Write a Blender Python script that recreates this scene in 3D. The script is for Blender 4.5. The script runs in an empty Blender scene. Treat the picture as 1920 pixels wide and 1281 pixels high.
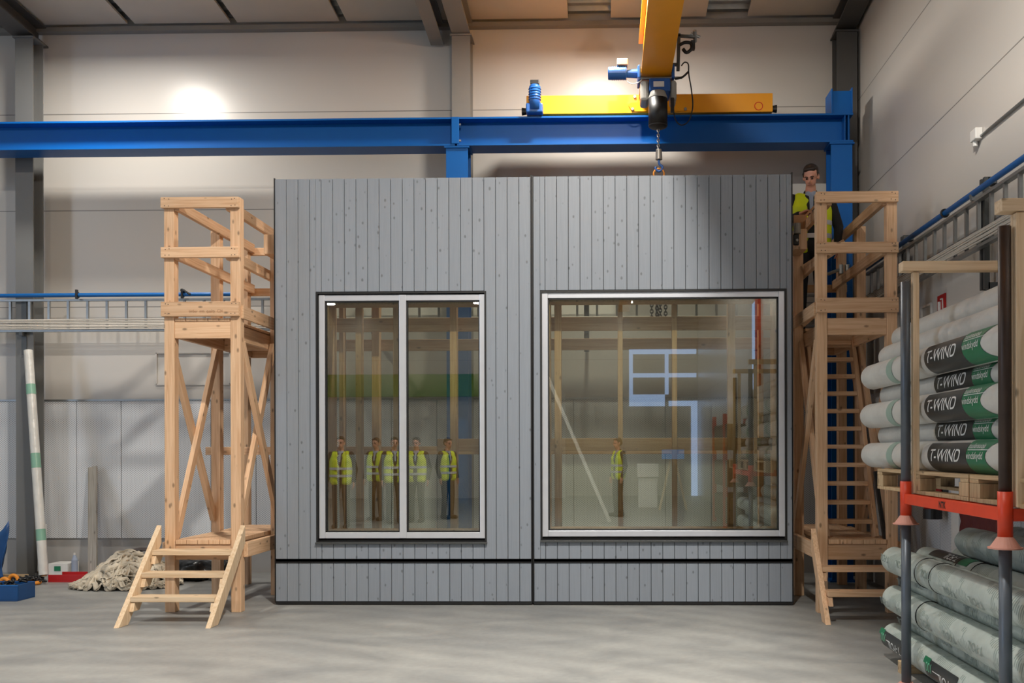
import bpy, bmesh, math, random
from mathutils import Vector, Matrix, noise
random.seed(7)
PI = math.pi
SC = bpy.context.scene
COL = SC.collection

# ------------------------------------------------------------------ camera, world, exposure
FPX, CX, CY = 1800.0, 1094.2, 845.0
YAW, ROLL, CAMH = math.radians(1.3), math.radians(-0.15), 1.5
F_ = Vector((-math.sin(YAW), math.cos(YAW), 0))
R0 = Vector((math.cos(YAW), math.sin(YAW), 0)); U0 = Vector((0, 0, 1))
R_ = R0*math.cos(ROLL) + U0*math.sin(ROLL)
U_ = -R0*math.sin(ROLL) + U0*math.cos(ROLL)
cd = bpy.data.cameras.new('camera'); cam = bpy.data.objects.new('camera', cd); COL.objects.link(cam)
cd.sensor_fit = 'HORIZONTAL'; cd.sensor_width = 36.0; cd.lens = 36.0*FPX/1920
cd.shift_x = -(CX-960)/1920; cd.shift_y = (CY-640.5)/1920
cd.clip_start = .05; cd.clip_end = 200
m = Matrix((R_, U_, -F_)).transposed().to_4x4(); m.translation = Vector((0, 0, CAMH)); cam.matrix_world = m
SC.camera = cam
w = bpy.data.worlds.new('world'); SC.world = w; w.use_nodes = True
w.node_tree.nodes['Background'].inputs[0].default_value = (.45, .6, .9, 1)
w.node_tree.nodes['Background'].inputs[1].default_value = 0.6
vs = SC.view_settings
vs.view_transform = 'Standard'; vs.look = 'None'; vs.gamma = 1; vs.use_curve_mapping = False
SC.display_settings.display_device = 'sRGB'
vs.exposure = -0.9

def P(px, py, Y):
    """pixel of the 1920x1281 frame -> point on the plane y = Y"""
    d = F_ + R_*((px-CX)/FPX) - U_*((py-CY)/FPX)
    t = Y/d.y
    return Vector((0, 0, CAMH)) + d*t
def XP(px, Y, py=700): return P(px, py, Y).x
def ZP(py, Y, px=1100): return P(px, py, Y).z

# ------------------------------------------------------------------ materials
def nt(name):
    mt = bpy.data.materials.new(name); mt.use_nodes = True
    t = mt.node_tree; b = t.nodes['Principled BSDF']
    return mt, t, b
def N(t, typ, **kw):
    n = t.nodes.new(typ)
    for k, v in kw.items(): setattr(n, k, v)
    return n
def srgb(c):
    return tuple(((x/255)/12.92 if x/255 <= .04045 else ((x/255+.055)/1.055)**2.4) for x in c)+(1,)
def simple(name, col, rough=.5, metal=0, var=.06, scale=6, bump=0, bscale=40, spec=.5):
    mt, t, b = nt(name)
    c = srgb(col)
    tc = N(t, 'ShaderNodeTexCoord'); nz = N(t, 'ShaderNodeTexNoise'); nz.inputs['Scale'].default_value = scale
    nz.inputs['Detail'].default_value = 4
    t.links.new(tc.outputs['Object'], nz.inputs['Vector'])
    mx = N(t, 'ShaderNodeMix', data_type='RGBA')
    mx.inputs[6].default_value = tuple(max(0, x*(1-var*2)) for x in c[:3])+(1,)
    mx.inputs[7].default_value = tuple(min(1, x*(1+var*2)) for x in c[:3])+(1,)
    t.links.new(nz.outputs['Fac'], mx.inputs[0]); t.links.new(mx.outputs[2], b.inputs['Base Color'])
    b.inputs['Roughness'].default_value = rough; b.inputs['Metallic'].default_value = metal
    b.inputs['Specular IOR Level'].default_value = spec
    if bump:
        n2 = N(t, 'ShaderNodeTexNoise'); n2.inputs['Scale'].default_value = bscale
        t.links.new(tc.outputs['Object'], n2.inputs['Vector'])
        bp = N(t, 'ShaderNodeBump'); bp.inputs['Strength'].default_value = bump; bp.inputs['Distance'].default_value = .01
        t.links.new(n2.outputs['Fac'], bp.inputs['Height']); t.links.new(bp.outputs[0], b.inputs['Normal'])
    return mt
def wood(name, col, dark, rough=.6, knots=True):
    """spruce; grain runs along the object's local z"""
    mt, t, b = nt(name)
    tc = N(t, 'ShaderNodeTexCoord'); oi = N(t, 'ShaderNodeObjectInfo')
    ad = N(t, 'ShaderNodeVectorMath', operation='ADD')
    sc = N(t, 'ShaderNodeVectorMath', operation='SCALE'); sc.inputs['Scale'].default_value = 7.0
    cb = N(t, 'ShaderNodeCombineXYZ')
    for i in range(3): t.links.new(oi.outputs['Random'], cb.inputs[i])
    t.links.new(cb.outputs[0], sc.inputs[0]); t.links.new(tc.outputs['Object'], ad.inputs[0]); t.links.new(sc.outputs[0], ad.inputs[1])
    mp = N(t, 'ShaderNodeMapping'); mp.inputs['Scale'].default_value = (22, 22, .9)
    t.links.new(ad.outputs[0], mp.inputs['Vector'])
    nz = N(t, 'ShaderNodeTexNoise'); nz.inputs['Scale'].default_value = 2.6; nz.inputs['Detail'].default_value = 5
    nz.inputs['Distortion'].default_value = .6
    t.links.new(mp.outputs[0], nz.inputs['Vector'])
    cr = N(t, 'ShaderNodeValToRGB'); e = cr.color_ramp.elements
    e[0].position = .3; e[0].color = srgb(dark); e[1].position = .62; e[1].color = srgb(col)
    t.links.new(nz.outputs['Fac'], cr.inputs[0])
    last = cr.outputs[0]
    if knots:
        m2 = N(t, 'ShaderNodeMapping'); m2.inputs['Scale'].default_value = (11, 11, 5.5)
        t.links.new(ad.outputs[0], m2.inputs['Vector'])
        vo = N(t, 'ShaderNodeTexVoronoi'); vo.inputs['Scale'].default_value = 1.0
        t.links.new(m2.outputs[0], vo.inputs['Vector'])
        kr = N(t, 'ShaderNodeValToRGB'); k = kr.color_ramp.elements
        k[0].position = .07; k[0].color = (1, 1, 1, 1); k[1].position = .16; k[1].color = (0, 0, 0, 1)
        t.links.new(vo.outputs['Distance'], kr.inputs[0])
        mx = N(t, 'ShaderNodeMix', data_type='RGBA'); mx.inputs[7].default_value = srgb(tuple(int(x*.55) for x in dark))
        ml = N(t, 'ShaderNodeMath', operation='MULTIPLY'); ml.inputs[1].default_value = .75
        t.links.new(kr.outputs[0], ml.inputs[0]); t.links.new(ml.outputs[0], mx.inputs[0])
        t.links.new(last, mx.inputs[6]); last = mx.outputs[2]
    hs = N(t, 'ShaderNodeHueSaturation')
    mr = N(t, 'ShaderNodeMapRange'); mr.inputs[3].default_value = .88; mr.inputs[4].default_value = 1.1
    t.links.new(oi.outputs['Random'], mr.inputs[0]); t.links.new(mr.outputs[0], hs.inputs['Value'])
    t.links.new(last, hs.inputs['Color']); t.links.new(hs.outputs[0], b.inputs['Base Color'])
    b.inputs['Roughness'].default_value = rough
    return mt
def emis(name, col, s):
    mt, t, b = nt(name)
    b.inputs['Base Color'].default_value = (0, 0, 0, 1)
    b.inputs['Emission Color'].default_value = srgb(col); b.inputs['Emission Strength'].default_value = s
    return mt

M = {}
M['wood'] = wood('spruce timber', (220, 184, 148), (198, 156, 118))
M['woodpale'] = wood('fresh planed spruce', (224, 200, 168), (205, 174, 136))
M['woodpal'] = wood('pallet wood', (196, 170, 132), (160, 132, 98))
M['woodold'] = wood('old dirty board', (150, 146, 138), (118, 112, 104))
M['steelgrey'] = simple('grey painted steel', (126, 122, 116), .45, 0, .03)
M['colgrey'] = simple('mid grey steel paint', (106, 106, 104), .45, 0, .03)
M['darksteel'] = simple('dark grey steel', (72, 70, 68), .5, 0, .05)
M['blue'] = simple('blue painted steel', (0, 84, 156), .42, 0, .03, spec=.25)
M['yellow'] = simple('yellow crane paint', (240, 160, 14), .35, 0, .02)
M['bluemotor'] = simple('blue motor paint', (30, 86, 158), .4)
M['black'] = simple('black plastic', (22, 22, 23), .45)
M['blackmat'] = simple('black membrane', (18, 18, 19), .7)
M['greycover'] = simple('grey hoist cover', (150, 148, 142), .4)
M['chain'] = simple('chain steel', (150, 145, 138), .35, .9)
M['galv'] = simple('galvanised steel', (150, 152, 152), .38, .75, .1, 12)
M['galvdark'] = simple('dark galvanised steel', (82, 84, 84), .45, .5, .1, 12)
M['alu'] = simple('brushed aluminium', (214, 217, 224), .3, .5, .03, 9)
M['cable'] = simple('pale grey cable', (196, 190, 180), .5)
M['pipe'] = simple('blue air pipe', (12, 96, 168), .35)
M['orange'] = simple('orange rack paint', (214, 62, 26), .42, 0, .08, 9)
M['pipegrey'] = simple('grey blue steel tube', (92, 100, 110), .4, .35, .1, 7)
M['rust'] = simple('rusty brown tube', (62, 48, 42), .45, .3, .2, 9)
M['cone'] = simple('worn pink steel foot', (196, 140, 124), .6, 0, .15, 10)
M['white'] = simple('white paint', (214, 212, 208), .5)
M['red'] = simple('red paint', (170, 24, 26), .4)
M['darkred'] = simple('dark red sheet', (84, 20, 22), .7)
M['film'] = simple('white plastic film', (204, 203, 198), .32, 0, .07, 5, 1.0, 9)
M['filmgreen'] = simple('grey green plastic film', (178, 188, 182), .32, 0, .14, 7, 1.0, 10)
M['labelblack'] = simple('black label print', (44, 46, 46), .35)
M['labelgreen'] = simple('green label print', (22, 112, 74), .35)
M['bandgreen'] = simple('faded green band', (148, 172, 160), .4)
M['bandgreen2'] = simple('green band', (122, 166, 146), .4)
M['print'] = simple('white print', (225, 226, 224), .4)
M['printgreen'] = simple('green print', (120, 200, 160), .4)
M['printblack'] = simple('black print', (24, 20, 20), .5)
M['printfade'] = simple('faded print on film', (126, 140, 134), .4)
M['stamp'] = simple('brown wood stamp', (150, 112, 80), .7)
M['strap'] = simple('dirty cream webbing', (188, 178, 160), .8, 0, .3, 7)
M['vest'] = simple('yellow high visibility fabric', (214, 232, 20), .6, 0, .05)
M['reflect'] = simple('silver reflective tape', (190, 194, 200), .35)
M['jacket'] = simple('black jacket fabric', (24, 25, 30), .8)
M['trousers'] = simple('dark work trousers', (30, 32, 38), .85)
M['shirt'] = simple('pale blue shirt', (150, 162, 184), .7)
M['skin'] = simple('skin', (206, 148, 126), .5)
M['hair'] = simple('dark brown hair', (40, 28, 22), .6, 0, .2, 60)
M['eye'] = simple('dark eyes', (30, 22, 20), .3)
M['lip'] = simple('lips', (150, 84, 78), .5)
M['card'] = simple('brown cardboard', (168, 126, 88), .7)
M['tarp'] = simple('blue tarpaulin', (10, 66, 120), .45, 0, .12)
M['bag'] = simple('black plastic bag', (20, 22, 24), .3, 0, .1, 5, .6, 14)
M['orangering'] = simple('orange webbing roll', (216, 136, 40), .6)
M['green'] = simple('green plastic', (96, 150, 40), .5)
M['ceil'] = simple('cream ceiling board', (182, 172, 158), .7, 0, .04, 3)
M['hoarding'] = simple('dark timber stack', (96, 76, 56), .8, 0, .3, 3)
M['daylight'] = emis('daylight in an opening', (178, 204, 250), 3.0)
M['skyglass'] = emis('daylight behind the hall glazing', (190, 215, 255), 1.5)
M['lamp'] = emis('lamp diffuser', (255, 246, 228), 12)
M['screen'] = emis('blue screen', (90, 160, 230), 1.2)
M['headlining'] = simple('concrete plinth', (168, 166, 164), .6, 0, .06, 4)

def wallmat(name, col, axis_joint, joints, rough):
    mt, t, b = nt(name)
    geo = N(t, 'ShaderNodeNewGeometry'); sx = N(t, 'ShaderNodeSeparateXYZ'); t.links.new(geo.outputs['Position'], sx.inputs[0])
    nz = N(t, 'ShaderNodeTexNoise'); nz.inputs['Scale'].default_value = .7; t.links.new(geo.outputs['Position'], nz.inputs['Vector'])
    c = srgb(col)
    mx = N(t, 'ShaderNodeMix', data_type='RGBA'); mx.inputs[6].default_value = tuple(x*.96 for x in c[:3])+(1,); mx.inputs[7].default_value = c
    t.links.new(nz.outputs['Fac'], mx.inputs[0]); last = mx.outputs[2]
    for jz in joints:
        s = N(t, 'ShaderNodeMath', operation='SUBTRACT'); s.inputs[1].default_value = jz; t.links.new(sx.outputs[axis_joint], s.inputs[0])
        a = N(t, 'ShaderNodeMath', operation='ABSOLUTE'); t.links.new(s.outputs[0], a.inputs[0])
        l = N(t, 'ShaderNodeMath', operation='LESS_THAN'); l.inputs[1].default_value = .005; t.links.new(a.outputs[0], l.inputs[0])
        m3 = N(t, 'ShaderNodeMix', data_type='RGBA'); m3.inputs[7].default_value = tuple(x*.35 for x in c[:3])+(1,)
        t.links.new(l.outputs[0], m3.inputs[0]); t.links.new(last, m3.inputs[6]); last = m3.outputs[2]
    t.links.new(last, b.inputs['Base Color']); b.inputs['Roughness'].default_value = rough
    return mt
M['wall'] = wallmat('cream sandwich panel', (194, 189, 182), 2, [5.7, 4.5, 3.3, 6.9], .3)
def perf():
    mt, t, b = nt('perforated acoustic sheet')
    geo = N(t, 'ShaderNodeNewGeometry'); sx = N(t, 'ShaderNodeSeparateXYZ'); t.links.new(geo.outputs['Position'], sx.inputs[0])
    ad = N(t, 'ShaderNodeMath', operation='ADD'); t.links.new(sx.outputs[0], ad.inputs[0]); t.links.new(sx.outputs[1], ad.inputs[1])
    outs = []
    for src, k in ((ad.outputs[0], 2*PI/.034), (sx.outputs[2], 2*PI/.026)):
        ml = N(t, 'ShaderNodeMath', operation='MULTIPLY'); ml.inputs[1].default_value = k; t.links.new(src, ml.inputs[0])
        sn = N(t, 'ShaderNodeMath', operation='SINE'); t.links.new(ml.outputs[0], sn.inputs[0]); outs.append(sn.outputs[0])
    pr = N(t, 'ShaderNodeMath', operation='MULTIPLY'); t.links.new(outs[0], pr.inputs[0]); t.links.new(outs[1], pr.inputs[1])
    gt = N(t, 'ShaderNodeMath', operation='GREATER_THAN'); gt.inputs[1].default_value = .25; t.links.new(pr.outputs[0], gt.inputs[0])
    mx = N(t, 'ShaderNodeMix', data_type='RGBA'); mx.inputs[6].default_value = srgb((214, 216, 219)); mx.inputs[7].default_value = srgb((160, 162, 165))
    t.links.new(gt.outputs[0], mx.inputs[0]); t.links.new(mx.outputs[2], b.inputs['Base Color'])
    b.inputs['Roughness'].default_value = .42
    return mt
M['perf'] = perf()
def floormat():
    mt, t, b = nt('power floated concrete')
    tc = N(t, 'ShaderNodeTexCoord')
    n1 = N(t, 'ShaderNodeTexNoise'); n1.inputs['Scale'].default_value = 1.1; n1.inputs['Detail'].default_value = 8; n1.inputs['Distortion'].default_value = 1.2
    mp = N(t, 'ShaderNodeMapping'); mp.inputs['Scale'].default_value = (.9, 1.3, 1); t.links.new(tc.outputs['Object'], mp.inputs[0]); t.links.new(mp.outputs[0], n1.inputs['Vector'])
    cr = N(t, 'ShaderNodeValToRGB'); e = cr.color_ramp.elements
    e[0].position = .3; e[0].color = srgb((127, 128, 127)); e[1].position = .78; e[1].color = srgb((155, 155, 151))
    t.links.new(n1.outputs['Fac'], cr.inputs[0])
    wv = N(t, 'ShaderNodeTexWave'); wv.wave_type = 'RINGS'; wv.rings_direction = 'Z'; wv.inputs['Scale'].default_value = .9; wv.inputs['Distortion'].default_value = 7; wv.inputs['Detail'].default_value = 3
    wv.inputs['Detail Scale'].default_value = .6
    m4 = N(t, 'ShaderNodeMapping'); m4.inputs['Location'].default_value = (-1.5, -2.5, 0); t.links.new(tc.outputs['Object'], m4.inputs[0]); t.links.new(m4.outputs[0], wv.inputs['Vector'])
    mr = N(t, 'ShaderNodeMapRange'); mr.inputs[3].default_value = .93; mr.inputs[4].default_value = 1.05; t.links.new(wv.outputs['Fac'], mr.inputs[0])
    n3 = N(t, 'ShaderNodeTexNoise'); n3.inputs['Scale'].default_value = 25; n3.inputs['Detail'].default_value = 6; t.links.new(tc.outputs['Object'], n3.inputs['Vector'])
    mr2 = N(t, 'ShaderNodeMapRange'); mr2.inputs[1].default_value = .3; mr2.inputs[2].default_value = .7; mr2.inputs[3].default_value = .93; mr2.inputs[4].default_value = 1.05; t.links.new(n3.outputs['Fac'], mr2.inputs[0])
    ml = N(t, 'ShaderNodeMath', operation='MULTIPLY'); t.links.new(mr.outputs[0], ml.inputs[0]); t.links.new(mr2.outputs[0], ml.inputs[1])
    hs = N(t, 'ShaderNodeHueSaturation'); t.links.new(cr.outputs[0], hs.inputs['Color']); t.links.new(ml.outputs[0], hs.inputs['Value'])
    t.links.new(hs.outputs[0], b.inputs['Base Color'])
    rr = N(t, 'ShaderNodeMapRange'); rr.inputs[3].default_value = .38; rr.inputs[4].default_value = .6; t.links.new(n1.outputs['Fac'], rr.inputs[0]); t.links.new(rr.outputs[0], b.inputs['Roughness'])
    return mt
M['floor'] = floormat()
def cladmat():
    mt, t, b = nt('grey stained spruce boards')
    tc = N(t, 'ShaderNodeTexCoord'); sx = N(t, 'ShaderNodeSeparateXYZ'); t.links.new(tc.outputs['Object'], sx.inputs[0])
    dv = N(t, 'ShaderNodeMath', operation='DIVIDE'); dv.inputs[1].default_value = .1115; t.links.new(sx.outputs[0], dv.inputs[0])
    fl = N(t, 'ShaderNodeMath', operation='FLOOR'); t.links.new(dv.outputs[0], fl.inputs[0])
    wn = N(t, 'ShaderNodeTexWhiteNoise', noise_dimensions='1D'); t.links.new(fl.outputs[0], wn.inputs['W'])
    cb = N(t, 'ShaderNodeCombineXYZ'); t.links.new(sx.outputs[0], cb.inputs[0]); t.links.new(sx.outputs[2], cb.inputs[2])
    sc = N(t, 'ShaderNodeMath', operation='MULTIPLY'); sc.inputs[1].default_value = 9; t.links.new(wn.outputs[0], sc.inputs[0]); t.links.new(sc.outputs[0], cb.inputs[1])
    mp = N(t, 'ShaderNodeMapping'); mp.inputs['Scale'].default_value = (60, 1, 2.2); t.links.new(cb.outputs[0], mp.inputs[0])
    nz = N(t, 'ShaderNodeTexNoise'); nz.inputs['Scale'].default_value = 1.5; nz.inputs['Detail'].default_value = 5; t.links.new(mp.outputs[0], nz.inputs['Vector'])
    mr = N(t, 'ShaderNodeMapRange'); mr.inputs[3].default_value = .86; mr.inputs[4].default_value = 1.1; t.links.new(nz.outputs['Fac'], mr.inputs[0])
    mr2 = N(t, 'ShaderNodeMapRange'); mr2.inputs[3].default_value = .96; mr2.inputs[4].default_value = 1.04; t.links.new(wn.outputs[0], mr2.inputs[0])
    ml = N(t, 'ShaderNodeMath', operation='MULTIPLY'); t.links.new(mr.outputs[0], ml.inputs[0]); t.links.new(mr2.outputs[0], ml.inputs[1])
    hs = N(t, 'ShaderNodeHueSaturation'); hs.inputs['Color'].default_value = srgb((134, 141, 150)); t.links.new(ml.outputs[0], hs.inputs['Value'])
    m2 = N(t, 'ShaderNodeMapping'); m2.inputs['Scale'].default_value = (13, 1, 8); t.links.new(cb.outputs[0], m2.inputs[0])
    nd = N(t, 'ShaderNodeTexNoise'); nd.inputs['Scale'].default_value = 12; t.links.new(cb.outputs[0], nd.inputs['Vector'])
    vo = N(t, 'ShaderNodeTexVoronoi'); vo.inputs['Scale'].default_value = 1; t.links.new(m2.outputs[0], vo.inputs['Vector'])
    sm = N(t, 'ShaderNodeMath', operation='ADD'); t.links.new(vo.outputs['Distance'], sm.inputs[0])
    n5 = N(t, 'ShaderNodeMapRange'); n5.inputs[3].default_value = -.09; n5.inputs[4].default_value = .09; t.links.new(nd.outputs['Fac'], n5.inputs[0]); t.links.new(n5.outputs[0], sm.inputs[1])
    kr = N(t, 'ShaderNodeValToRGB'); k = kr.color_ramp.elements; k[0].position = .06; k[0].color = (1, 1, 1, 1); k[1].position = .15; k[1].color = (0, 0, 0, 1)
    t.links.new(sm.outputs[0], kr.inputs[0])
    kf = N(t, 'ShaderNodeMath', operation='MULTIPLY'); kf.inputs[1].default_value = .75; t.links.new(kr.outputs[0], kf.inputs[0])
    mx = N(t, 'ShaderNodeMix', data_type='RGBA'); mx.inputs[7].default_value = srgb((84, 87, 92)); t.links.new(kf.outputs[0], mx.inputs[0]); t.links.new(hs.outputs[0], mx.inputs[6])
    t.links.new(mx.outputs[2], b.inputs['Base Color']); b.inputs['Roughness'].default_value = .45
    return mt
M['clad'] = cladmat()
def glassmat():
    mt = bpy.data.materials.new('window glass'); mt.use_nodes = True; t = mt.node_tree
    t.nodes.remove(t.nodes['Principled BSDF']); out = t.nodes['Material Output']
    tr = N(t, 'ShaderNodeBsdfTransparent'); tr.inputs[0].default_value = (.86, .88, .80, 1)
    gl = N(t, 'ShaderNodeBsdfGlossy'); gl.inputs['Roughness'].default_value = .0; gl.inputs[0].default_value = (.95, .98, 1, 1)
    lw = N(t, 'ShaderNodeFresnel'); lw.inputs['IOR'].default_value = 1.5
    ml = N(t, 'ShaderNodeMath', operation='MULTIPLY_ADD'); ml.inputs[1].default_value = 1.6; ml.inputs[2].default_value = .09; ml.use_clamp = True
    t.links.new(lw.outputs[0], ml.inputs[0])
    mx = N(t, 'ShaderNodeMixShader'); t.links.new(ml.outputs[0], mx.inputs[0]); t.links.new(tr.outputs[0], mx.inputs[1]); t.links.new(gl.outputs[0], mx.inputs[2])
    t.links.new(mx.outputs[0], out.inputs[0])
    return mt
M['glass'] = glassmat()

def stripes(mt, k, col, amt, width):
    '''faint printed lines round a film roll, in blocks along it'''
    t = mt.node_tree; b = t.nodes['Principled BSDF']; src = b.inputs['Base Color'].links[0].from_socket
    tc = N(t, 'ShaderNodeTexCoord'); sx = N(t, 'ShaderNodeSeparateXYZ'); t.links.new(tc.outputs['Object'], sx.inputs[0])
    ml = N(t, 'ShaderNodeMath', operation='MULTIPLY'); ml.inputs[1].default_value = k; t.links.new(sx.outputs[1], ml.inputs[0])
    sn = N(t, 'ShaderNodeMath', operation='SINE'); t.links.new(ml.outputs[0], sn.inputs[0])
    gt = N(t, 'ShaderNodeMath', operation='GREATER_THAN'); gt.inputs[1].default_value = width; t.links.new(sn.outputs[0], gt.inputs[0])
    nz = N(t, 'ShaderNodeTexNoise'); nz.inputs['Scale'].default_value = 6; t.links.new(tc.outputs['Object'], nz.inputs['Vector'])
    g2 = N(t, 'ShaderNodeMath', operation='GREATER_THAN'); g2.inputs[1].default_value = .5; t.links.new(nz.outputs['Fac'], g2.inputs[0])
    m3 = N(t, 'ShaderNodeMath', operation='MULTIPLY'); t.links.new(gt.outputs[0], m3.inputs[0]); t.links.new(g2.outputs[0], m3.inputs[1])
    m4 = N(t, 'ShaderNodeMath', operation='MULTIPLY'); m4.inputs[1].default_value = amt; t.links.new(m3.outputs[0], m4.inputs[0])
    mx = N(t, 'ShaderNodeMix', data_type='RGBA'); mx.inputs[7].default_value = srgb(col)
    t.links.new(m4.outputs[0], mx.inputs[0]); t.links.new(src, mx.inputs[6]); t.links.new(mx.outputs[2], b.inputs['Base Color'])
stripes(M['filmgreen'], 2*PI/.022, (112, 128, 122), .75, .1)

# ------------------------------------------------------------------ mesh helpers
def bm_box(bm, lo, hi):
    lo = Vector(lo); hi = Vector(hi)
    r = bmesh.ops.create_cube(bm, size=1)
    c = (lo+hi)/2; d = hi-lo
    for v in r['verts']: v.co = Vector((v.co.x*d.x, v.co.y*d.y, v.co.z*d.z)) + c
    return r['verts']
def frame_of(p0, p1, up=None):
    z = (Vector(p1)-Vector(p0)).normalized()
    up = Vector(up) if up is not None else (Vector((0, 0, 1)) if abs(z.z) < .9 else Vector((0, 1, 0)))
    x = up.cross(z)
    if x.length < 1e-4: x = Vector((1, 0, 0)).cross(z)
    x.normalize(); y = z.cross(x)
    return Matrix((x, y, z)).transposed()
def bm_bar(bm, p0, p1, w_, t_, up=None):
    R = frame_of(p0, p1, up); p0 = Vector(p0); p1 = Vector(p1); L = (p1-p0).length
    r = bmesh.ops.create_cube(bm, size=1)
    for v in r['verts']: v.co = R @ Vector((v.co.x*w_, v.co.y*t_, (v.co.z+.5)*L)) + p0
    return r['verts']
def bm_cyl(bm, p0, p1, r0, r1=None, seg=16, cap=True):
    r1 = r0 if r1 is None else r1
    R = frame_of(p0, p1); p0 = Vector(p0); p1 = Vector(p1); L = (p1-p0).length
    r = bmesh.ops.create_cone(bm, cap_ends=cap, segments=seg, radius1=r0, radius2=max(r1, 1e-4), depth=L)
    for v in r['verts']: v.co = R @ (v.co + Vector((0, 0, L/2))) + p0
    return r['verts']
def bm_sph(bm, c, rad, seg=16):
    if not hasattr(rad, '__len__'): rad = (rad,)*3
    r = bmesh.ops.create_uvsphere(bm, u_segments=seg, v_segments=max(6, seg//2+2), radius=1)
    for v in r['verts']: v.co = Vector((v.co.x*rad[0], v.co.y*rad[1], v.co.z*rad[2])) + Vector(c)
    return r['verts']
def bm_tube(bm, pts, r, seg=8, closed=False):
    pts = [Vector(p) for p in pts]; n = len(pts); rings = []
    x = None
    for i, p in enumerate(pts):
        a = pts[(i-1) % n] if (closed or i > 0) else p
        b = pts[(i+1) % n] if (closed or i < n-1) else p
        d = (b-a).normalized()
        if x is None:
            x = d.orthogonal().normalized()
        else:
            x = (x - d*x.dot(d));
            x = x.normalized() if x.length > 1e-5 else d.orthogonal().normalized()
        y = d.cross(x)
        rings.append([bm.verts.new(p + (x*math.cos(2*PI*k/seg) + y*math.sin(2*PI*k/seg))*r) for k in range(seg)])
    for i in range(n if closed else n-1):
        A = rings[i]; B = rings[(i+1) % n]
        for k in range(seg): bm.faces.new((A[k], A[(k+1) % seg], B[(k+1) % seg], B[k]))
    if not closed:
        bm.faces.new(rings[0][::-1]); bm.faces.new(rings[-1])
def bm_torus(bm, c, R, r, axis='Y', seg=24, ss=8):
    pts = []
    for i in range(seg):
        a = 2*PI*i/seg
        u, v = R*math.cos(a), R*math.sin(a)
        pts.append(Vector(c) + (Vector((u, 0, v)) if axis == 'Y' else Vector((u, v, 0)) if axis == 'Z' else Vector((0, u, v))))
    bm_tube(bm, pts, r, ss, True)
def smooth(p, n=6):
    p = [Vector(q) for q in p]; out = []
    for i in range(len(p)-1):
        a = p[max(i-1, 0)]; b = p[i]; c = p[i+1]; d = p[min(i+2, len(p)-1)]
        for k in range(n):
            t = k/n
            out.append(.5*((2*b)+(c-a)*t+(2*a-5*b+4*c-d)*t*t+(-a+3*b-3*c+d)*t**3))
    out.append(p[-1]); return out
def obj(name, bm, mat, parent=None, bevel=0, sm=False, seg=2):
    me = bpy.data.meshes.new(name)
    bmesh.ops.recalc_face_normals(bm, faces=bm.faces[:])
    bm.to_mesh(me); bm.free()
    o = bpy.data.objects.new(name, me); COL.objects.link(o)
    if mat: me.materials.append(M[mat] if isinstance(mat, str) else mat)
    if parent: o.parent = parent
    if bevel:
        b = o.modifiers.new('bevel', 'BEVEL'); b.width = bevel; b.segments = seg; b.limit_method = 'ANGLE'; b.angle_limit = math.radians(40)
    if sm:
        for p in me.polygons: p.use_smooth = True
    return o
def BM(): return bmesh.new()
def tag(o, label=None, cat=None, group=None, kind=None):
    if label: o['label'] = label
    if cat: o['category'] = cat
    if group: o['group'] = group
    if kind: o['kind'] = kind
    return o
def thing(name, label, cat, loc=(0, 0, 0), group=None):
    o = bpy.data.objects.new(name, None); COL.objects.link(o); o.location = loc; o.empty_display_size = .1
    return tag(o, label, cat, group)
def wm(o):
    b = o.matrix_basis.copy()
    return (wm(o.parent) @ o.matrix_parent_inverse @ b) if o.parent else b
def adopt(o, parent):
    """make o a child of parent without moving it"""
    if parent is None: return o
    w_ = wm(o); o.parent = parent; o.matrix_parent_inverse = Matrix(); o.matrix_basis = wm(parent).inverted() @ w_
    return o
def box(name, lo, hi, mat, parent=None, bevel=.003):
    lo = Vector(lo); hi = Vector(hi); c = (lo+hi)/2
    bm = BM(); bm_box(bm, lo-c, hi-c); o = obj(name, bm, mat, None, bevel); o.location = c
    return adopt(o, parent)
def wob(name, bm, mat, parent=None, bevel=0, sm=False):
    """bm in world coordinates -> object with its origin at its middle"""
    vs_ = [v.co for v in bm.verts]
    c = Vector([(min(v[i] for v in vs_)+max(v[i] for v in vs_))/2 for i in range(3)])
    for v in bm.verts: v.co -= c
    o = obj(name, bm, mat, None, bevel, sm); o.location = c
    return adopt(o, parent)
def timber(name, p0, p1, w_, t_, parent=None, mat='wood', up=None, bevel=.004):
    """board whose grain runs from p0 to p1; w_ across, t_ along up"""
    R = frame_of(p0, p1, up); p0 = Vector(p0); p1 = Vector(p1); L = (p1-p0).length
    bm = BM(); bm_box(bm, (-w_/2, -t_/2, -L/2), (w_/2, t_/2, L/2))
    o = obj(name, bm, mat, None, bevel)
    mw = R.to_4x4(); mw.translation = (p0+p1)/2; o.matrix_basis = mw
    return adopt(o, parent)
def dup(root, mat_delta, label=None, group=None):
    r = root.copy(); COL.objects.link(r); r.matrix_basis = mat_delta @ root.matrix_basis
    if label: r['label'] = label
    if group: r['group'] = group
    def rec(a, b):
        for ch in [o for o in SC.objects if o.parent == a]:
            c = ch.copy(); COL.objects.link(c); c.parent = b; rec(ch, c)
    rec(root, r)
    return r
def structure(o): o['kind'] = 'structure'; return o
def text_mesh(body, size, shear=0, extrude=0, bold=0, align='LEFT'):
    cu = bpy.data.curves.new('t', 'FONT'); cu.body = body; cu.size = size; cu.shear = shear; cu.offset = bold; cu.align_x = align
    cu.resolution_u = 3
    to = bpy.data.objects.new('t', cu); COL.objects.link(to)
    dg = bpy.context.evaluated_depsgraph_get(); me = bpy.data.meshes.new_from_object(to.evaluated_get(dg))
    bm = BM(); bm.from_mesh(me); bpy.data.objects.remove(to); bpy.data.curves.remove(cu); bpy.data.meshes.remove(me)
    return bm

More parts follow.
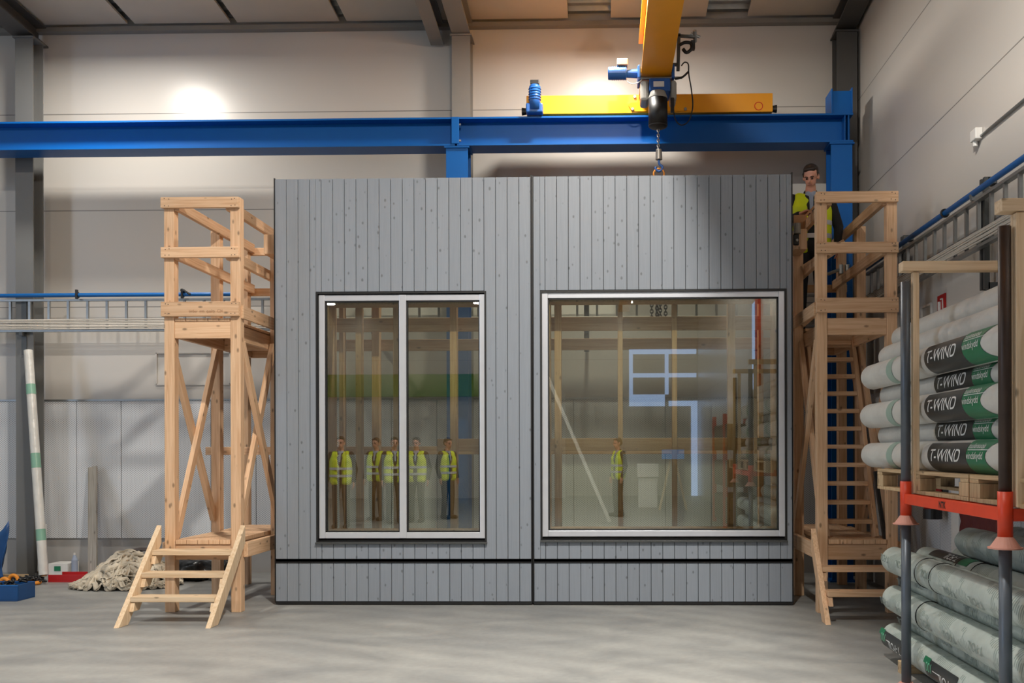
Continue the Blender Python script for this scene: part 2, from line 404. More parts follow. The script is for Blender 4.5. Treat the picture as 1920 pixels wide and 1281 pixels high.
# ------------------------------------------------------------------ lamps (row by the back wall, row over the floor, row far behind)
def bay_lamp(x, y, z, label, power, tilt=0):
    t = thing('high_bay_lamp', label, 'lamp', (x, y, z), 'high bay lamps under the roof')
    bm = BM(); bm_cyl(bm, (x, y, z+.02), (x, y, z+.16), .21, .12, 20); bm_cyl(bm, (x, y, z+.16), (x, y, z+.3), .07, .07, 12)
    wob('housing', bm, 'darksteel', t)
    bm = BM(); bm_tube(bm, [(x, y, z+.3), (x, y, 6.76+.086*(11.8-y)-.02)], .008, 6); wob('hanging_wire', bm, 'galv', t)
    bm = BM(); bm_cyl(bm, (x, y, z-.005), (x, y, z+.02), .19, .19, 20); wob('diffuser', bm, 'lamp', t)
    l = bpy.data.lights.new('lamp_light', 'AREA'); l.shape = 'DISK'; l.size = .38; l.energy = power; l.color = (1, .95, .87)
    lo = bpy.data.objects.new('lamp_light', l); COL.objects.link(lo); lo.location = (x, y, z-.02); adopt(lo, t)
for x, lab in ((-5.72, 'round high bay lamp near the back wall over the left timber tower'), (-.08, 'round high bay lamp near the back wall behind the middle of the grey panels')):
    bay_lamp(x, 10.1, 6.45, lab, 250)
for x, lab in ((-11.4, 'round high bay lamp over the floor at the far left of the hall'), (-5.7, 'round high bay lamp over the open floor left of the camera'), (0.02, 'round high bay lamp over the open floor in front of the grey panels')):
    bay_lamp(x, 3.6, 6.9, lab, 1500 if x > -1 else 170)
for x, lab in ((-8.6, 'rear high bay lamp mirrored in the left window, far left'), (-3.9, 'rear high bay lamp mirrored at the right edge of the left window'), (.67, 'rear high bay lamp mirrored at the top of the right window')):
    bay_lamp(x, -11.0, 6.1, lab, 60)
for x, lab in ((-8.6, 'high bay lamp over the middle of the hall, left'), (.02, 'high bay lamp over the middle of the hall behind the camera')):
    bay_lamp(x, -3.6, 7.4, lab, 500 if x > -1 else 60)

# ------------------------------------------------------------------ room shell
YB, XR, XL, YF = 11.8, 3.05, -14.0, -13.0
def roofz(y): return 6.76 + .086*(YB-y)
def sbox(name, lo, hi, mat, bevel=0): return structure(box(name, lo, hi, mat, None, bevel))
sbox('floor', (XL-.2, YF-.2, -.2), (XR+.2, YB+.2, 0), 'floor')
sbox('wall_back', (XL-.2, YB, 0), (XR+.2, YB+.2, 7.0), 'wall')
sbox('wall_right', (XR, YF-.2, 0), (XR+.2, YB, 9.2), 'wall')
sbox('wall_left', (XL-.2, YF-.2, 0), (XL, YB, 9.2), 'wall')
sbox('wall_front', (XL, YF-.2, 0), (XR, YF, 9.2), 'wall')
bm = BM()   # corrugated steel deck
n = 0
pr = []
y = YB+.1
while y > YF-.1:
    for dy, dz in ((0, .07), (.06, .07), (.09, .13), (.15, .13)): pr.append((y-dy, roofz(y-dy)+dz))
    y -= .18
for i in range(len(pr)-1):
    a, b = pr[i], pr[i+1]
    bm.faces.new([bm.verts.new(v) for v in ((XL, a[0], a[1]), (XR+.1, a[0], a[1]), (XR+.1, b[0], b[1]), (XL, b[0], b[1]))])
bmesh.ops.remove_doubles(bm, verts=bm.verts[:], dist=1e-4)
ce = structure(wob('ceiling', bm, 'galv'))
# ceiling boards: px spans at the back wall
spans = [(-330, -150), (-135, 20), (75, 240), (254, 435), (448, 640), (654, 842), (888, 1068), (1147, 1323), (1400, 1566)]
YE = YB-.11
for i, (a, b) in enumerate(spans):
    xa = (a-1135)/152.5; xb = min((b-1135)/152.5, XR-.02)
    yy = YE
    while yy > YF+.3:
        y2 = max(yy-3.0, YF+.2)
        bm = BM()
        vv = [bm.verts.new((x, q, roofz(q)+dz)) for dz in (0, .03) for (x, q) in ((xa, yy), (xb, yy), (xb, y2+.012), (xa, y2+.012))]
        for f in ((0, 1, 2, 3), (7, 6, 5, 4), (0, 4, 5, 1), (1, 5, 6, 2), (2, 6, 7, 3), (3, 7, 4, 0)): bm.faces.new([vv[k] for k in f])
        structure(wob('ceiling_board', bm, 'ceil')); yy = y2
sbox('trim_1', (XL, YB-.1, 6.69), (XR, YB-.001, 6.745), 'steelgrey')
# columns and rafters
def hsec(bm, x, y, z0, z1, w_=.26, d=.26, tf=.016, tw=.011):
    bm_box(bm, (x-w_/2, y-d/2, z0), (x+w_/2, y-d/2+tf, z1)); bm_box(bm, (x-w_/2, y+d/2-tf, z0), (x+w_/2, y+d/2, z1))
    bm_box(bm, (x-tw/2, y-d/2+tf, z0), (x+tw/2, y+d/2-tf, z1))
def column(x, y, mat, z0, z1, label, w_=.26, d=.26, name='steel_column', group=None):
    t = thing(name, label, 'column', (x, y, z0), group)
    bm = BM(); hsec(bm, x, y, z0+.02, z1-.02, w_, d); wob('shaft', bm, mat, t)
    bm = BM(); bm_box(bm, (x-w_/2-.03, y-d/2-.03, z0), (x+w_/2+.03, y+d/2+.02, z0+.02)); wob('base_plate', bm, mat, t)
    bm = BM(); bm_box(bm, (x-w_/2-.02, y-d/2-.02, z1-.02), (x+w_/2+.02, y+d/2+.02, z1)); wob('cap_plate', bm, mat, t)
    return t
column(-6.98, 11.5, 'colgrey', 0, 6.5, 'grey steel column at the left edge beside the leaning white roll', .215, .22)
column(-1.72, 11.6, 'steelgrey', 0, 6.5, 'grey steel column rising behind the middle blue column', .22, .24)
column(2.89, 11.62, 'darksteel', 0, 6.5, 'dark grey steel column in the back right corner', .24, .24)
def rafter(x, w_, d, mat, label, z_off=0, y0=None):
    bm = BM(); y0 = y0 or YB-.05; y1 = YF+.1
    for lo, hi, ww in ((-d, -d+.02, w_), (-.02, 0, w_), (-d+.02, -.02, .014)):
        vv = [bm.verts.new((x+sx*ww/2, q, roofz(q)+z_off+zz)) for zz in (lo, hi) for (sx, q) in ((-1, y0), (1, y0), (1, y1), (-1, y1))]
        for f in ((0, 1, 2, 3), (7, 6, 5, 4), (0, 4, 5, 1), (1, 5, 6, 2), (2, 6, 7, 3), (3, 7, 4, 0)): bm.faces.new([vv[k] for k in f])
    return tag(wob('roof_rafter', bm, mat), label, 'rafter')
rafter(-7.02, .26, .24, 'darksteel', 'dark sloping roof rafter over the left grey column', -.02)
rafter(-1.72, .22, .26, 'steelgrey', 'sloping roof rafter over the middle grey column', -.02)
rafter(-2.05, .16, .26, 'steelgrey', 'narrower sloping roof rafter just left of the middle column', -.02)
rafter(2.89, .24, .22, 'darksteel', 'dark roof rafter running along the right wall', -.02)
# acoustic sheets with joints + plinth (structure)
bm = BM(); x = XP(59, 11.75)
while x > XL+.2: x -= .5605
xs = []
while x < 2.75:
    bm_box(bm, (x+.004, 11.755, .43), (x+.5565, 11.799, 2.13)); x += .5605
structure(wob('trim_2', bm, 'perf'))
bm = BM(); y = 11.5
while y > -5:
    bm_box(bm, (XR-.045, y-.5565, .43), (XR-.001, y-.004, 2.13)); y -= .5605
structure(wob('trim_3', bm, 'perf'))
sbox('baseboard_back', (XL, 11.785, 0), (XR-.05, 11.799, .43), 'headlining')
sbox('baseboard_right', (XR-.012, -5, 0), (XR-.001, 11.78, .43), 'headlining')
sbox('trim_4', (XL, 11.74, 2.13), (2.75, 11.799, 2.15), 'galv')
sbox('trim_5', (XR-.06, 8.20, .02), (XR-.046, 8.38, 2.13), 'white')

# high daylight strip in the left wall of the hall
structure(box('window_8', (XL+.001, -6, 2.2), (XL+.03, 6, 4.6), 'skyglass'))
l = bpy.data.lights.new('daylight', 'AREA'); l.shape = 'RECTANGLE'; l.size = 12; l.size_y = 2.4; l.energy = 760; l.color = (.55, .74, 1)
lo = bpy.data.objects.new('daylight', l); COL.objects.link(lo); lo.location = (XL+.06, 0, 3.4); lo.rotation_euler = (0, -PI/2, 0)
# ------------------------------------------------------------------ blue crane runway
YBm = 10.92
zt, zb_ = 5.31, 4.985
def runway(x0, x1, label):
    t = thing('crane_runway_beam', label, 'beam', (x0, YBm+.15, zb_))
    bm = BM()
    bm_box(bm, (x0, YBm, zt-.02), (x1, YBm+.3, zt)); bm_box(bm, (x0, YBm, zb_), (x1, YBm+.3, zb_+.02))
    bm_box(bm, (x0, YBm+.144, zb_+.02), (x1, YBm+.156, zt-.02)); wob('girder', bm, 'blue', t)
    return t
xj = XP(856, YBm)
rl = runway(XL+.3, xj-.012, 'long blue crane runway beam running left from the middle column')
rr = runway(xj+.012, XP(1601, YBm), 'blue crane runway beam on the right under the yellow end carriage')
for t_, s in ((rl, -1), (rr, 1)):
    bm = BM(); a = sorted((xj+s*.012, xj)); bm_box(bm, (a[0], YBm-.0, zb_+.02), (a[1], YBm+.3, zt-.02)); 
    wob('end_plate', bm, 'blue', t_)
    for z in (zb_+.07, zt-.07):
        bm = BM(); bm_cyl(bm, (xj+s*.012, YBm+.05, z), (xj+s*.05, YBm+.05, z), .016, .016, 6); wob('bolt', bm, 'galv', t_)
# packer plate in front of the joint
box('joint_cover', (XP(848, YBm), YBm-.012, zb_+.02), (XP(862, YBm), YBm, zt), 'blue', rl)
for px in (1585, 1592):
    box('stiffener', (XP(px, YBm), YBm+.005, zb_+.02), (XP(px, YBm)+.012, YBm+.143, zt-.02), 'blue', rr)
column((XP(858, 10.95)), YBm+.15, 'blue', 0, zb_, 'middle blue crane column, rising from behind the grey panels', .25, .25, 'crane_column')
column((XP(1579, 10.95)), YBm+.15, 'blue', 0, zb_, 'right blue crane column behind the right timber tower', .24, .25, 'crane_column')
t = thing('runway_end_stop', 'blue steel end stop box standing on the right end of the runway beam', 'end stop', (XP(1580, YBm), YBm+.1, zt))
x0, x1 = XP(1559, YBm, 190), XP(1599, YBm, 190)
box('front_plate', (x0+.02, YBm+.02, zt), (x1-.01, YBm+.035, zt+.26), 'blue', t)
box('side_plate', (x0, YBm+.0, zt), (x0+.015, YBm+.3, zt+.28), 'blue', t); box('side_plate', (x1-.012, YBm+.0, zt), (x1, YBm+.3, zt+.29), 'blue', t)

# ------------------------------------------------------------------ yellow travelling crane
gx0, gx1 = .39, .71; gz0, gz1 = 5.5, 6.14
t = thing('bridge_girder', 'long yellow crane bridge girder running overhead toward the viewer', 'crane girder', ((gx0+gx1)/2, 10.8, gz0))
bm = BM(); bm_box(bm, (gx0+.05, -9, gz0+.016), (gx1-.05, 10.93, gz1-.016)); wob('box_web', bm, 'yellow', t, .004)
bm = BM(); bm_box(bm, (gx0, -9, gz0), (gx1, 10.93, gz0+.016)); wob('bottom_flange', bm, 'yellow', t)
bm = BM(); bm_box(bm, (gx0, -9, gz1-.016), (gx1, 10.93, gz1)); wob('top_flange', bm, 'yellow', t)
t = thing('end_carriage', 'yellow crane end carriage sitting on the blue runway beam', 'end carriage', (.4, YBm+.15, zt))
yc0, yc1 = YBm+.03, YBm+.27
ex0, ex1 = XP(987, yc0, 195), XP(1449, yc0, 195)
cz1 = ZP(178, yc0, 1300)-.0
bm = BM(); bm_box(bm, (ex0, yc0, zt+.035), (ex1, yc1, 5.557)); wob('carriage_box', bm, 'yellow', t, .006)
for xx in (ex0+.2, ex1-.2):
    bm = BM(); bm_cyl(bm, (xx, yc0+.06, zt+.07), (xx, yc1-.06, zt+.07), .069, .069, 20); wob('wheel', bm, 'darksteel', t)
for xx, s in ((ex0, -1), (ex1, 1)):
    bm = BM(); bm_cyl(bm, (xx, yc0+.1, zt+.1), (xx+s*.06, yc0+.1, zt+.1), .035, .045, 12); wob('buffer', bm, 'black', t)
bm = BM(); bm_torus(bm, (ex1-.16, yc0-.001, zt+.1), .045, .005); wob('wheel_cover_ring', bm, 'orange', t)
gp0, gp1 = XP(1175, yc0, 195), XP(1210, yc0, 195)
bm = BM()
pts = [(gp0+.03, zt+.19), (gp1+.35, zt+.19), (gp1+.35, zt+.04), (gp1, zt+.04), (gp0+.0, zt+.06)]
pts = [(XP(1192, yc0, 180), zt+.22), (XP(1280, yc0, 180), zt+.22), (XP(1300, yc0, 180), zt+.05), (XP(1185, yc0, 180), zt+.05), (XP(1178, yc0, 180), zt+.12)]
f = bm.faces.new([bm.verts.new((a, yc0-.014, b)) for a, b in pts]); r = bmesh.ops.extrude_face_region(bm, geom=[f])
for v in r['geom']:
    if isinstance(v, bmesh.types.BMVert): v.co.y += .012
wob('joint_plate', bm, 'yellow', t)
for px, py in ((1190, 182), (1186, 205), (1285, 205)):
    p = P(px, py, yc0-.014); bm = BM(); bm_cyl(bm, p, p+Vector((0, -.02, 0)), .018, .018, 6); wob('bolt', bm, 'galv', t)
# travel motor on the carriage
mx = XP(1004, yc0, 190)
t2 = thing('travel_motor', 'blue upright travel motor at the left end of the yellow carriage', 'motor', (mx, yc0-.05, zt+.05))
bm = BM(); bm_cyl(bm, (mx, yc0-.10, zt+.05), (mx, yc0-.10, zt+.3), .062, .066, 20); bm_sph(bm, (mx, yc0-.10, zt+.3), (.066, .066, .04)); wob('motor_body', bm, 'bluemotor', t2, 0, True)
bm = BM(); bm_box(bm, (mx-.1, yc0-.13, zt+.012), (mx+.09, yc0-.001, zt+.12)); wob('gear_box', bm, 'bluemotor', t2, .015)
bm = BM(); bm_box(bm, (mx-.05, yc0-.13, zt+.33), (mx+.05, yc0-.07, zt+.38)); wob('terminal_box', bm, 'black', t2, .006)
for k in range(5):
    bm = BM(); bm_torus(bm, (mx, yc0-.10, zt+.16+k*.03), .068, .005, 'Z', 20, 6); wob('cooling_fin', bm, 'bluemotor', t2)
# hoist under the girder
YH = 10.2
def hx(px): return XP(px, YH, 160)
def hz(py): return ZP(py, YH, 1235)
t = thing('chain_hoist', 'blue and grey electric chain hoist hanging under the yellow girder', 'hoist', ((hx(1235)), YH, gz0))
bm = BM(); bm_box(bm, (hx(1217), YH-.02, hz(172)), (hx(1257), YH+.3, hz(147))); wob('gear_housing', bm, 'bluemotor', t, .015)
box('name_plate', (hx(1225), YH-.024, hz(164)), (hx(1245), YH-.02, hz(154)), 'white', t, 0)
for a, b in ((1201, 1217), (1257, 1269)):
    bm = BM(); bm_box(bm, (hx(a), YH+.0, hz(188)), (hx(b), YH+.26, hz(149))); wob('side_cover', bm, 'greycover', t, .03)
bm = BM(); xc = (hx(1215)+hx(1252))/2; rr_ = (hx(1252)-hx(1215))/2
bm_cyl(bm, (xc, YH+.0, hz(186)), (xc, YH+.0, hz(172)-.0), rr_, rr_*.75, 24); wob('motor_cap', bm, 'greycover', t, .01, True)
bm = BM(); bm_cyl(bm, (xc, YH+.0, hz(236)), (xc, YH+.0, hz(186)), rr_*.97, rr_*.97, 24); bm_sph(bm, (xc, YH, hz(236)), (rr_*.97, rr_*.97, .035), 24); wob('motor_barrel', bm, 'black', t, 0, True)
for s in (-1, 1):
    xx = (gx0 if s < 0 else gx1)
    bm = BM(); bm_box(bm, (xx-.015+s*.02, YH-.02, gz0-.05), (xx+.015+s*.02, YH+.3, gz0+.09)); wob('trolley_plate', bm, 'bluemotor', t, .01)
    for yy in (YH+.04, YH+.24):
        bm = BM(); bm_cyl(bm, (xx-s*.03, yy, gz0+.045), (xx+s*.012, yy, gz0+.045), .028, .028, 14); wob('trolley_wheel', bm, 'darksteel', t)
bm = BM(); bm_tube(bm, [(gx0-.03, YH+.05, gz0-.03), (gx1+.12, YH+.05, gz0-.03)], .014); wob('trolley_bar', bm, 'galv', t)
# load chain
def chain(p0, p1, link=.03, wire=.0045, pts=None, nmax=400):
    bm = BM()
    path = pts or [Vector(p0), Vector(p1)]
    seg = []
    for a, b in zip(path[:-1], path[1:]):
        a = Vector(a); b = Vector(b); n = max(1, int((b-a).length/(link*.72)))
        for k in range(n): seg.append((a.lerp(b, (k+.5)/n), (b-a).normalized()))
    for i, (c, d) in enumerate(seg[:nmax]):
        R = frame_of((0, 0, 0), d, (0, 1, .01)); 
        if i % 2: R = R @ Matrix.Rotation(PI/2, 3, 'Z')
        q = []
        for k in range(10):
            a = 2*PI*k/10; q.append(c + R @ Vector((math.cos(a)*link*.33, 0, math.sin(a)*link*.5)))
        bm_tube(bm, q, wire, 5, True)
    return bm
wob('load_chain', chain((hx(1234), YH, hz(242)), (hx(1234), YH, hz(281)), .036, .005), 'chain', t)
bm = BM(); bm_cyl(bm, (hx(1235), YH, hz(300)), (hx(1235), YH, hz(280)), .036, .032, 16); wob('hook_block', bm, 'chain', t, .006)
bm = BM(); xk = hx(1235); z0 = hz(316)
pts = smooth([(xk, YH, hz(300)), (xk+.005, YH, hz(308)), (xk+.035, YH, z0+.02), (xk+.03, YH, z0-.01), (xk, YH, z0-.03), (xk-.03, YH, z0-.012), (xk-.034, YH, z0+.016)])
bm_tube(bm, pts, .013, 10); wob('hook', bm, 'bluemotor', t, 0, True)
t3 = BM(); bm_torus(t3, (xk, YH, hz(326)), .055, .009, 'Y', 28); tag(wob('lifting_ring', t3, 'orangering', None, 0, True), 'yellow lifting ring hanging in the blue hoist hook', 'ring')
# cross travel motor on the left
t = thing('cross_travel_motor', 'blue finned motor sticking out left of the yellow girder', 'motor', (hx(1170), YH, hz(130)))
bm = BM(); bm_cyl(bm, (hx(1140), YH+.1, hz(130)), (hx(1176), YH+.1, hz(130)), .067, .067, 24); wob('motor_body', bm, 'bluemotor', t, .012, False)
for k in range(7):
    bm = BM(); bm_cyl(bm, (hx(1148+k*4), YH+.1, hz(130)), (hx(1148+k*4)+.006, YH+.1, hz(130)), .073, .073, 24); wob('cooling_fin', bm, 'bluemotor', t)
bm = BM(); bm_cyl(bm, (hx(1176), YH+.1, hz(131)), (hx(1200), YH+.1, hz(131)), .04, .05, 18); wob('gear_neck', bm, 'bluemotor', t, .006)
bm = BM(); bm_cyl(bm, (hx(1199), YH+.1, hz(130)), (gx0-.036, YH+.1, hz(130)), .075, .075, 20); wob('flange', bm, 'bluemotor', t, .006)
bm = BM(); bm_box(bm, (hx(1157), YH+.04, hz(118)), (hx(1178), YH+.16, hz(105))); wob('terminal_box', bm, 'greycover', t, .01)
bm = BM(); bm_tube(bm, smooth([(hx(1175), YH+.08, hz(140)), (hx(1178), YH+.05, hz(150)), (hx(1188), YH+.04, hz(154)), (hx(1200), YH+.05, hz(149)), (gx0+.02, YH+.06, gz0-.02)]), .006, 6); wob('power_cable', bm, 'white', t)
# festoon bracket on the right
t = thing('festoon_bracket', 'black cable festoon bracket hanging beside the yellow girder', 'cable bracket', (hx(1275), YH, hz(100)))
bm = BM(); bm_bar(bm, (gx1-.05, YH+.05, hz(118)), (hx(1272), YH+.05, hz(118)), .03, .03)
bm_bar(bm, (hx(1272), YH+.05, hz(130)), (hx(1274), YH+.05, hz(60)), .035, .03); bm_bar(bm, (hx(1272), YH+.05, hz(64)), (hx(1304), YH+.05, hz(66)), .03, .03)
wob('arm', bm, 'galvdark', t, .003)
bm = BM(); bm_tube(bm, [(hx(1296), YH+.05, hz(60)), (hx(1314), YH+.05, hz(67))], .016, 8); bm_tube(bm, [(hx(1303), YH+.0, hz(58)), (hx(1305), YH+.1, hz(72))], .02, 8); wob('trolley_wheel', bm, 'galv', t)
bm = BM(); bm_tube(bm, smooth([(hx(1275), YH+.04, hz(82)), (hx(1285), YH+.03, hz(78)), (hx(1296), YH+.03, hz(80)), (hx(1297), YH+.03, hz(90)), (hx(1288), YH+.03, hz(97)), (hx(1281), YH+.03, hz(90))]), .018, 8); wob('cable_loop', bm, 'black', t, 0, True)
bm = BM(); bm_box(bm, (hx(1296), YH+.02, hz(90)), (hx(1304), YH+.09, hz(74))); wob('cable_clamp', bm, 'black', t, .004)
t = BM()
bm_tube(t, smooth([(hx(1278), YH+.03, hz(122)), (hx(1284), YH+.02, hz(116)), (hx(1291), YH+.02, hz(120)), (hx(1292), YH+.02, hz(140)), (hx(1297), YH+.02, hz(170)), (hx(1299), YH+.02, hz(200)), (hx(1292), YH+.02, hz(225)), (hx(1278), YH+.02, hz(234)), (hx(1266), YH+.02, hz(222)), (hx(1262), YH+.03, hz(190))]), .007, 8)
bm_tube(t, smooth([(hx(1291), YH+.02, hz(134)), (hx(1280), YH+.03, hz(143)), (hx(1266), YH+.04, hz(146))]), .011, 8)
tag(wob('control_cable', t, 'black', None, 0, True), 'black control cable looping down right of the chain hoist', 'cable')
bm = BM(); bm_box(bm, (hx(1257), YH-.02, hz(210)), (hx(1264), YH+.04, hz(184))); tag(wob('cable_plug', bm, 'black', None, .008), 'black cable plug beside the dark hoist motor', 'plug')

# ------------------------------------------------------------------ cable ladders and air pipes
YT = 11.33
ORD = ['lowest', 'second from the bottom', 'third from the bottom', 'fourth from the bottom', 'fifth from the bottom', 'sixth from the bottom', 'topmost']
def tray_back():
    t = thing('cable_ladder', 'galvanised cable ladder along the back wall above the perforated sheets', 'cable ladder', (-5, YT, 2.95))
    x0, x1 = XL+.3, 2.62
    zt_, zb2 = 3.315, 2.95
    for z in (zt_, zb2):
        bm = BM(); bm_box(bm, (x0, YT, z-.012), (x1, YT+.05, z+.012)); wob('side_rail', bm, 'galv', t)
    bm = BM(); x = XP(90, YT); 
    while x > x0+.3: x -= .2345
    k = 0
    xs = []
    while x < x1:
        xs.append(x); x += .2345
    for x in xs:
        bm = BM(); bm_box(bm, (x-.013, YT+.012, zb2+.01), (x+.013, YT+.038, zt_-.01)); wob('rung', bm, 'galv', t)
    for px in (30, 405, 700, 1100, 1420):
        x = XP(px, YT) if px != 30 else -6.98
        bm = BM(); yk = 11.389 if px == 30 else 11.8-.002; bm_box(bm, (x-.03, YT+.05, zb2-.28), (x+.03, YT+.058, zt_+.0)); bm_box(bm, (x-.02, YT+.055, zb2-.2), (x+.02, yk, zb2-.16));  bm_box(bm, (x-.02, YT-.02, zb2-.06), (x+.02, YT+.07, zb2-.012)); wob('support_bracket', bm, 'galvdark', t)
    c = []
    for i in range(7):
        bm = BM(); z = zb2+.02+i*.018
        pts = [(x0+.05, YT-.006, z)] + [(x, YT-.004-.004*random.random(), z+random.uniform(-.003, .003)) for x in xs[::3]] + [(x1, YT-.006, z)]
        bm_tube(bm, pts, .0075, 6)
        tag(wob('electric_cable', bm, 'cable', None, 0, True), 'pale grey electric cable on the back cable ladder, %s of seven' % ORD[i], 'cable', 'cables on the back ladder')
tray_back()
bm = BM(); bm_tube(bm, [(XL+.3, YT-.02, 3.365), (XP(345, YT), YT-.02, 3.37), (2.6, YT-.02, 3.375)], .024, 12)
t = thing('air_pipe', 'blue compressed air pipe along the back wall above the ladder', 'pipe', (-5, YT, 3.37)); wob('tube', bm, 'pipe', t, 0, True)
for px in (148, 345):
    x = XP(px, YT); bm = BM(); bm_torus(bm, (x, YT-.02, 3.37), .03, .01, 'X', 16); bm_box(bm, (x-.012, YT-.06, 3.32), (x+.012, YT-.03, 3.43)); wob('pipe_clip', bm, 'black', t)
bm = BM(); x = XP(350, YT); bm_tube(bm, [(x-.02, YT-.07, 3.42), (x+.08, YT-.08, 3.36)], .012, 8); bm_cyl(bm, (x-.02, YT-.02, 3.41), (x-.02, YT-.08, 3.41), .02, .02, 10); wob('valve', bm, 'black', t)
XT = 2.88
def tray_right():
    t = thing('cable_ladder', 'galvanised cable ladder climbing the picture along the right wall', 'cable ladder', (XT, 6, 3.05))
    y0, y1 = 2.5, 10.7
    for z in (3.44, 3.07):
        bm = BM(); bm_box(bm, (XT, y0, z-.012), (XT+.05, y1, z+.012)); wob('side_rail', bm, 'galv', t)
    y = 1800*XT/(1693.7-1135)
    while y < y1-.3: y += .25
    while y > y0:
        bm = BM(); bm_box(bm, (XT+.012, y-.014, 3.08), (XT+.038, y+.014, 3.43)); wob('rung', bm, 'galv', t); y -= .25
    for y in (9.6, 1800*2.93/(1831-1135), 4.6):
        bm = BM(); bm_box(bm, (XT+.07, y-.05, 2.75), (XT+.11, y-.015, 3.62)); bm_box(bm, (XT+.07, y+.015, 2.75), (XT+.11, y+.05, 3.62)); bm_box(bm, (XT+.1, y-.05, 2.75), (XR-.001, y+.05, 2.8))
        bm_box(bm, (XT+.1, y-.05, 3.57), (XR-.001, y+.05, 3.62)); wob('support_bracket', bm, 'galvdark', t)
        bm = BM(); bm_bar(bm, (XT-.02, y+.9*0+.0, 3.47), (XT+.11, y, 3.5), .03, .05); wob('bracket_arm', bm, 'galv', t)
    for i in range(6):
        bm = BM(); z = 3.10+i*.016
        pts = [(XT-.006, y0, z)] + [(XT-.006-.004*random.random(), y0+.7*k, z+random.uniform(-.004, .004)) for k in range(1, 11)] + [(XT-.006, y1, z)]
        bm_tube(bm, pts, .0075, 6); tag(wob('electric_cable', bm, 'cable', None, 0, True), 'pale grey electric cable on the right cable ladder, %s of six' % ORD[i], 'cable', 'cables on the right ladder')
tray_right()
t = thing('air_pipe', 'blue compressed air pipe along the right wall above the ladder', 'pipe', (XT, 6, 3.5))
bm = BM(); bm_tube(bm, [(XT-.0, 2.5, 3.505), (XT, 10.7, 3.50)], .024, 12); wob('tube', bm, 'pipe', t, 0, True)
bm = BM(); bm_torus(bm, (XT, 8.2, 3.503), .03, .01, 'Y', 16); wob('pipe_clip', bm, 'black', t)
# junction box with conduit on the right wall
yj = 7.87
t = thing('junction_box', 'small white junction box high on the right wall', 'junction box', (XR-.05, yj, 4.05))
box('box_body', (XR-.06, yj-.06, 4.01), (XR-.001, yj+.06, 4.10), 'white', t, .006)
bm = BM(); bm_tube(bm, [(XR-.03, yj+.02, 4.01), (XR-.03, yj+.02, 3.97)], .02, 8); wob('sensor_stub', bm, 'white', t)
bm = BM(); bm_tube(bm, [(XR-.015, yj-.04, 4.03), (XR-.015, 3.0, 4.03)], .011, 8); tag(wob('conduit', bm, 'galv'), 'thin grey conduit running from the junction box along the right wall', 'conduit')
for k in range(3): pass
# fire sign, frame, extinguisher
ys = 8.75
t = thing('fire_sign', 'red square fire safety sign on the right wall', 'sign', (XR, ys, 2.8))
box('sign_plate', (XR-.012, ys-.1, 2.70), (XR-.001, ys+.1, 2.90), 'red', t, 0)
bm = BM(); bm_cyl(bm, (XR-.013, ys+.03, 2.76), (XR-.013, ys+.03, 2.84), .018, .018, 10); bm_bar(bm, (XR-.0145, ys-.05, 2.76), (XR-.0145, ys-.04, 2.86), .004, .02); bm_bar(bm, (XR-.0145, ys-.04, 2.86), (XR-.0145, ys+.02, 2.86), .004, .012); wob('sign_symbol', bm, 'white', t)
ys = 9.15
bm = BM()
for a, b in (((-.14, 2.66), (.14, 2.66)), ((.14, 2.66), (.14, 2.86)), ((.14, 2.86), (-.14, 2.86)), ((-.14, 2.86), (-.14, 2.66))):
    bm_bar(bm, (XR-.012, ys+a[0], a[1]), (XR-.012, ys+b[0], b[1]), .02, .02)
tag(wob('wall_frame', bm, 'white'), 'small white outline frame on the right wall left of the fire sign', 'frame')
t = thing('fire_extinguisher', 'red fire extinguisher with black base seen under the upper pallet', 'fire extinguisher', (2.88, 8.52, .9))
bm = BM(); bm_cyl(bm, (2.88, 8.52, .98), (2.88, 8.52, 1.2), .076, .076, 24); bm_sph(bm, (2.88, 8.52, 1.2), (.076, .076, .05), 24); wob('cylinder_body', bm, 'red', t, 0, True)
bm = BM(); bm_cyl(bm, (2.88, 8.52, .89), (2.88, 8.52, .98), .08, .08, 24); wob('base_ring', bm, 'black', t)
bm = BM(); bm_cyl(bm, (2.88, 8.52, 1.24), (2.88, 8.52, 1.3), .02, .016, 10); bm_bar(bm, (2.86, 8.50, 1.3), (2.95, 8.52, 1.33), .02, .015); wob('valve', bm, 'red', t)
bm = BM(); bm_box(bm, (2.955, 8.48, 1.0), (XR-.046, 8.56, 1.2)); wob('wall_bracket', bm, 'galvdark', t)
# raised frame outline on the back wall
a = P(293, 662, 11.79); b = P(432, 721, 11.79); bm = BM()
for p, q in (((a.x, a.z), (b.x, a.z)), ((b.x, a.z), (b.x, b.z)), ((b.x, b.z), (a.x, b.z)), ((a.x, b.z), (a.x, a.z))):
    bm_bar(bm, (p[0], 11.79, p[1]), (q[0], 11.79, q[1]), .02, .02)
tag(wob('wall_hatch', bm, 'wall'), 'cream hatch outline on the back wall behind the left tower', 'hatch')

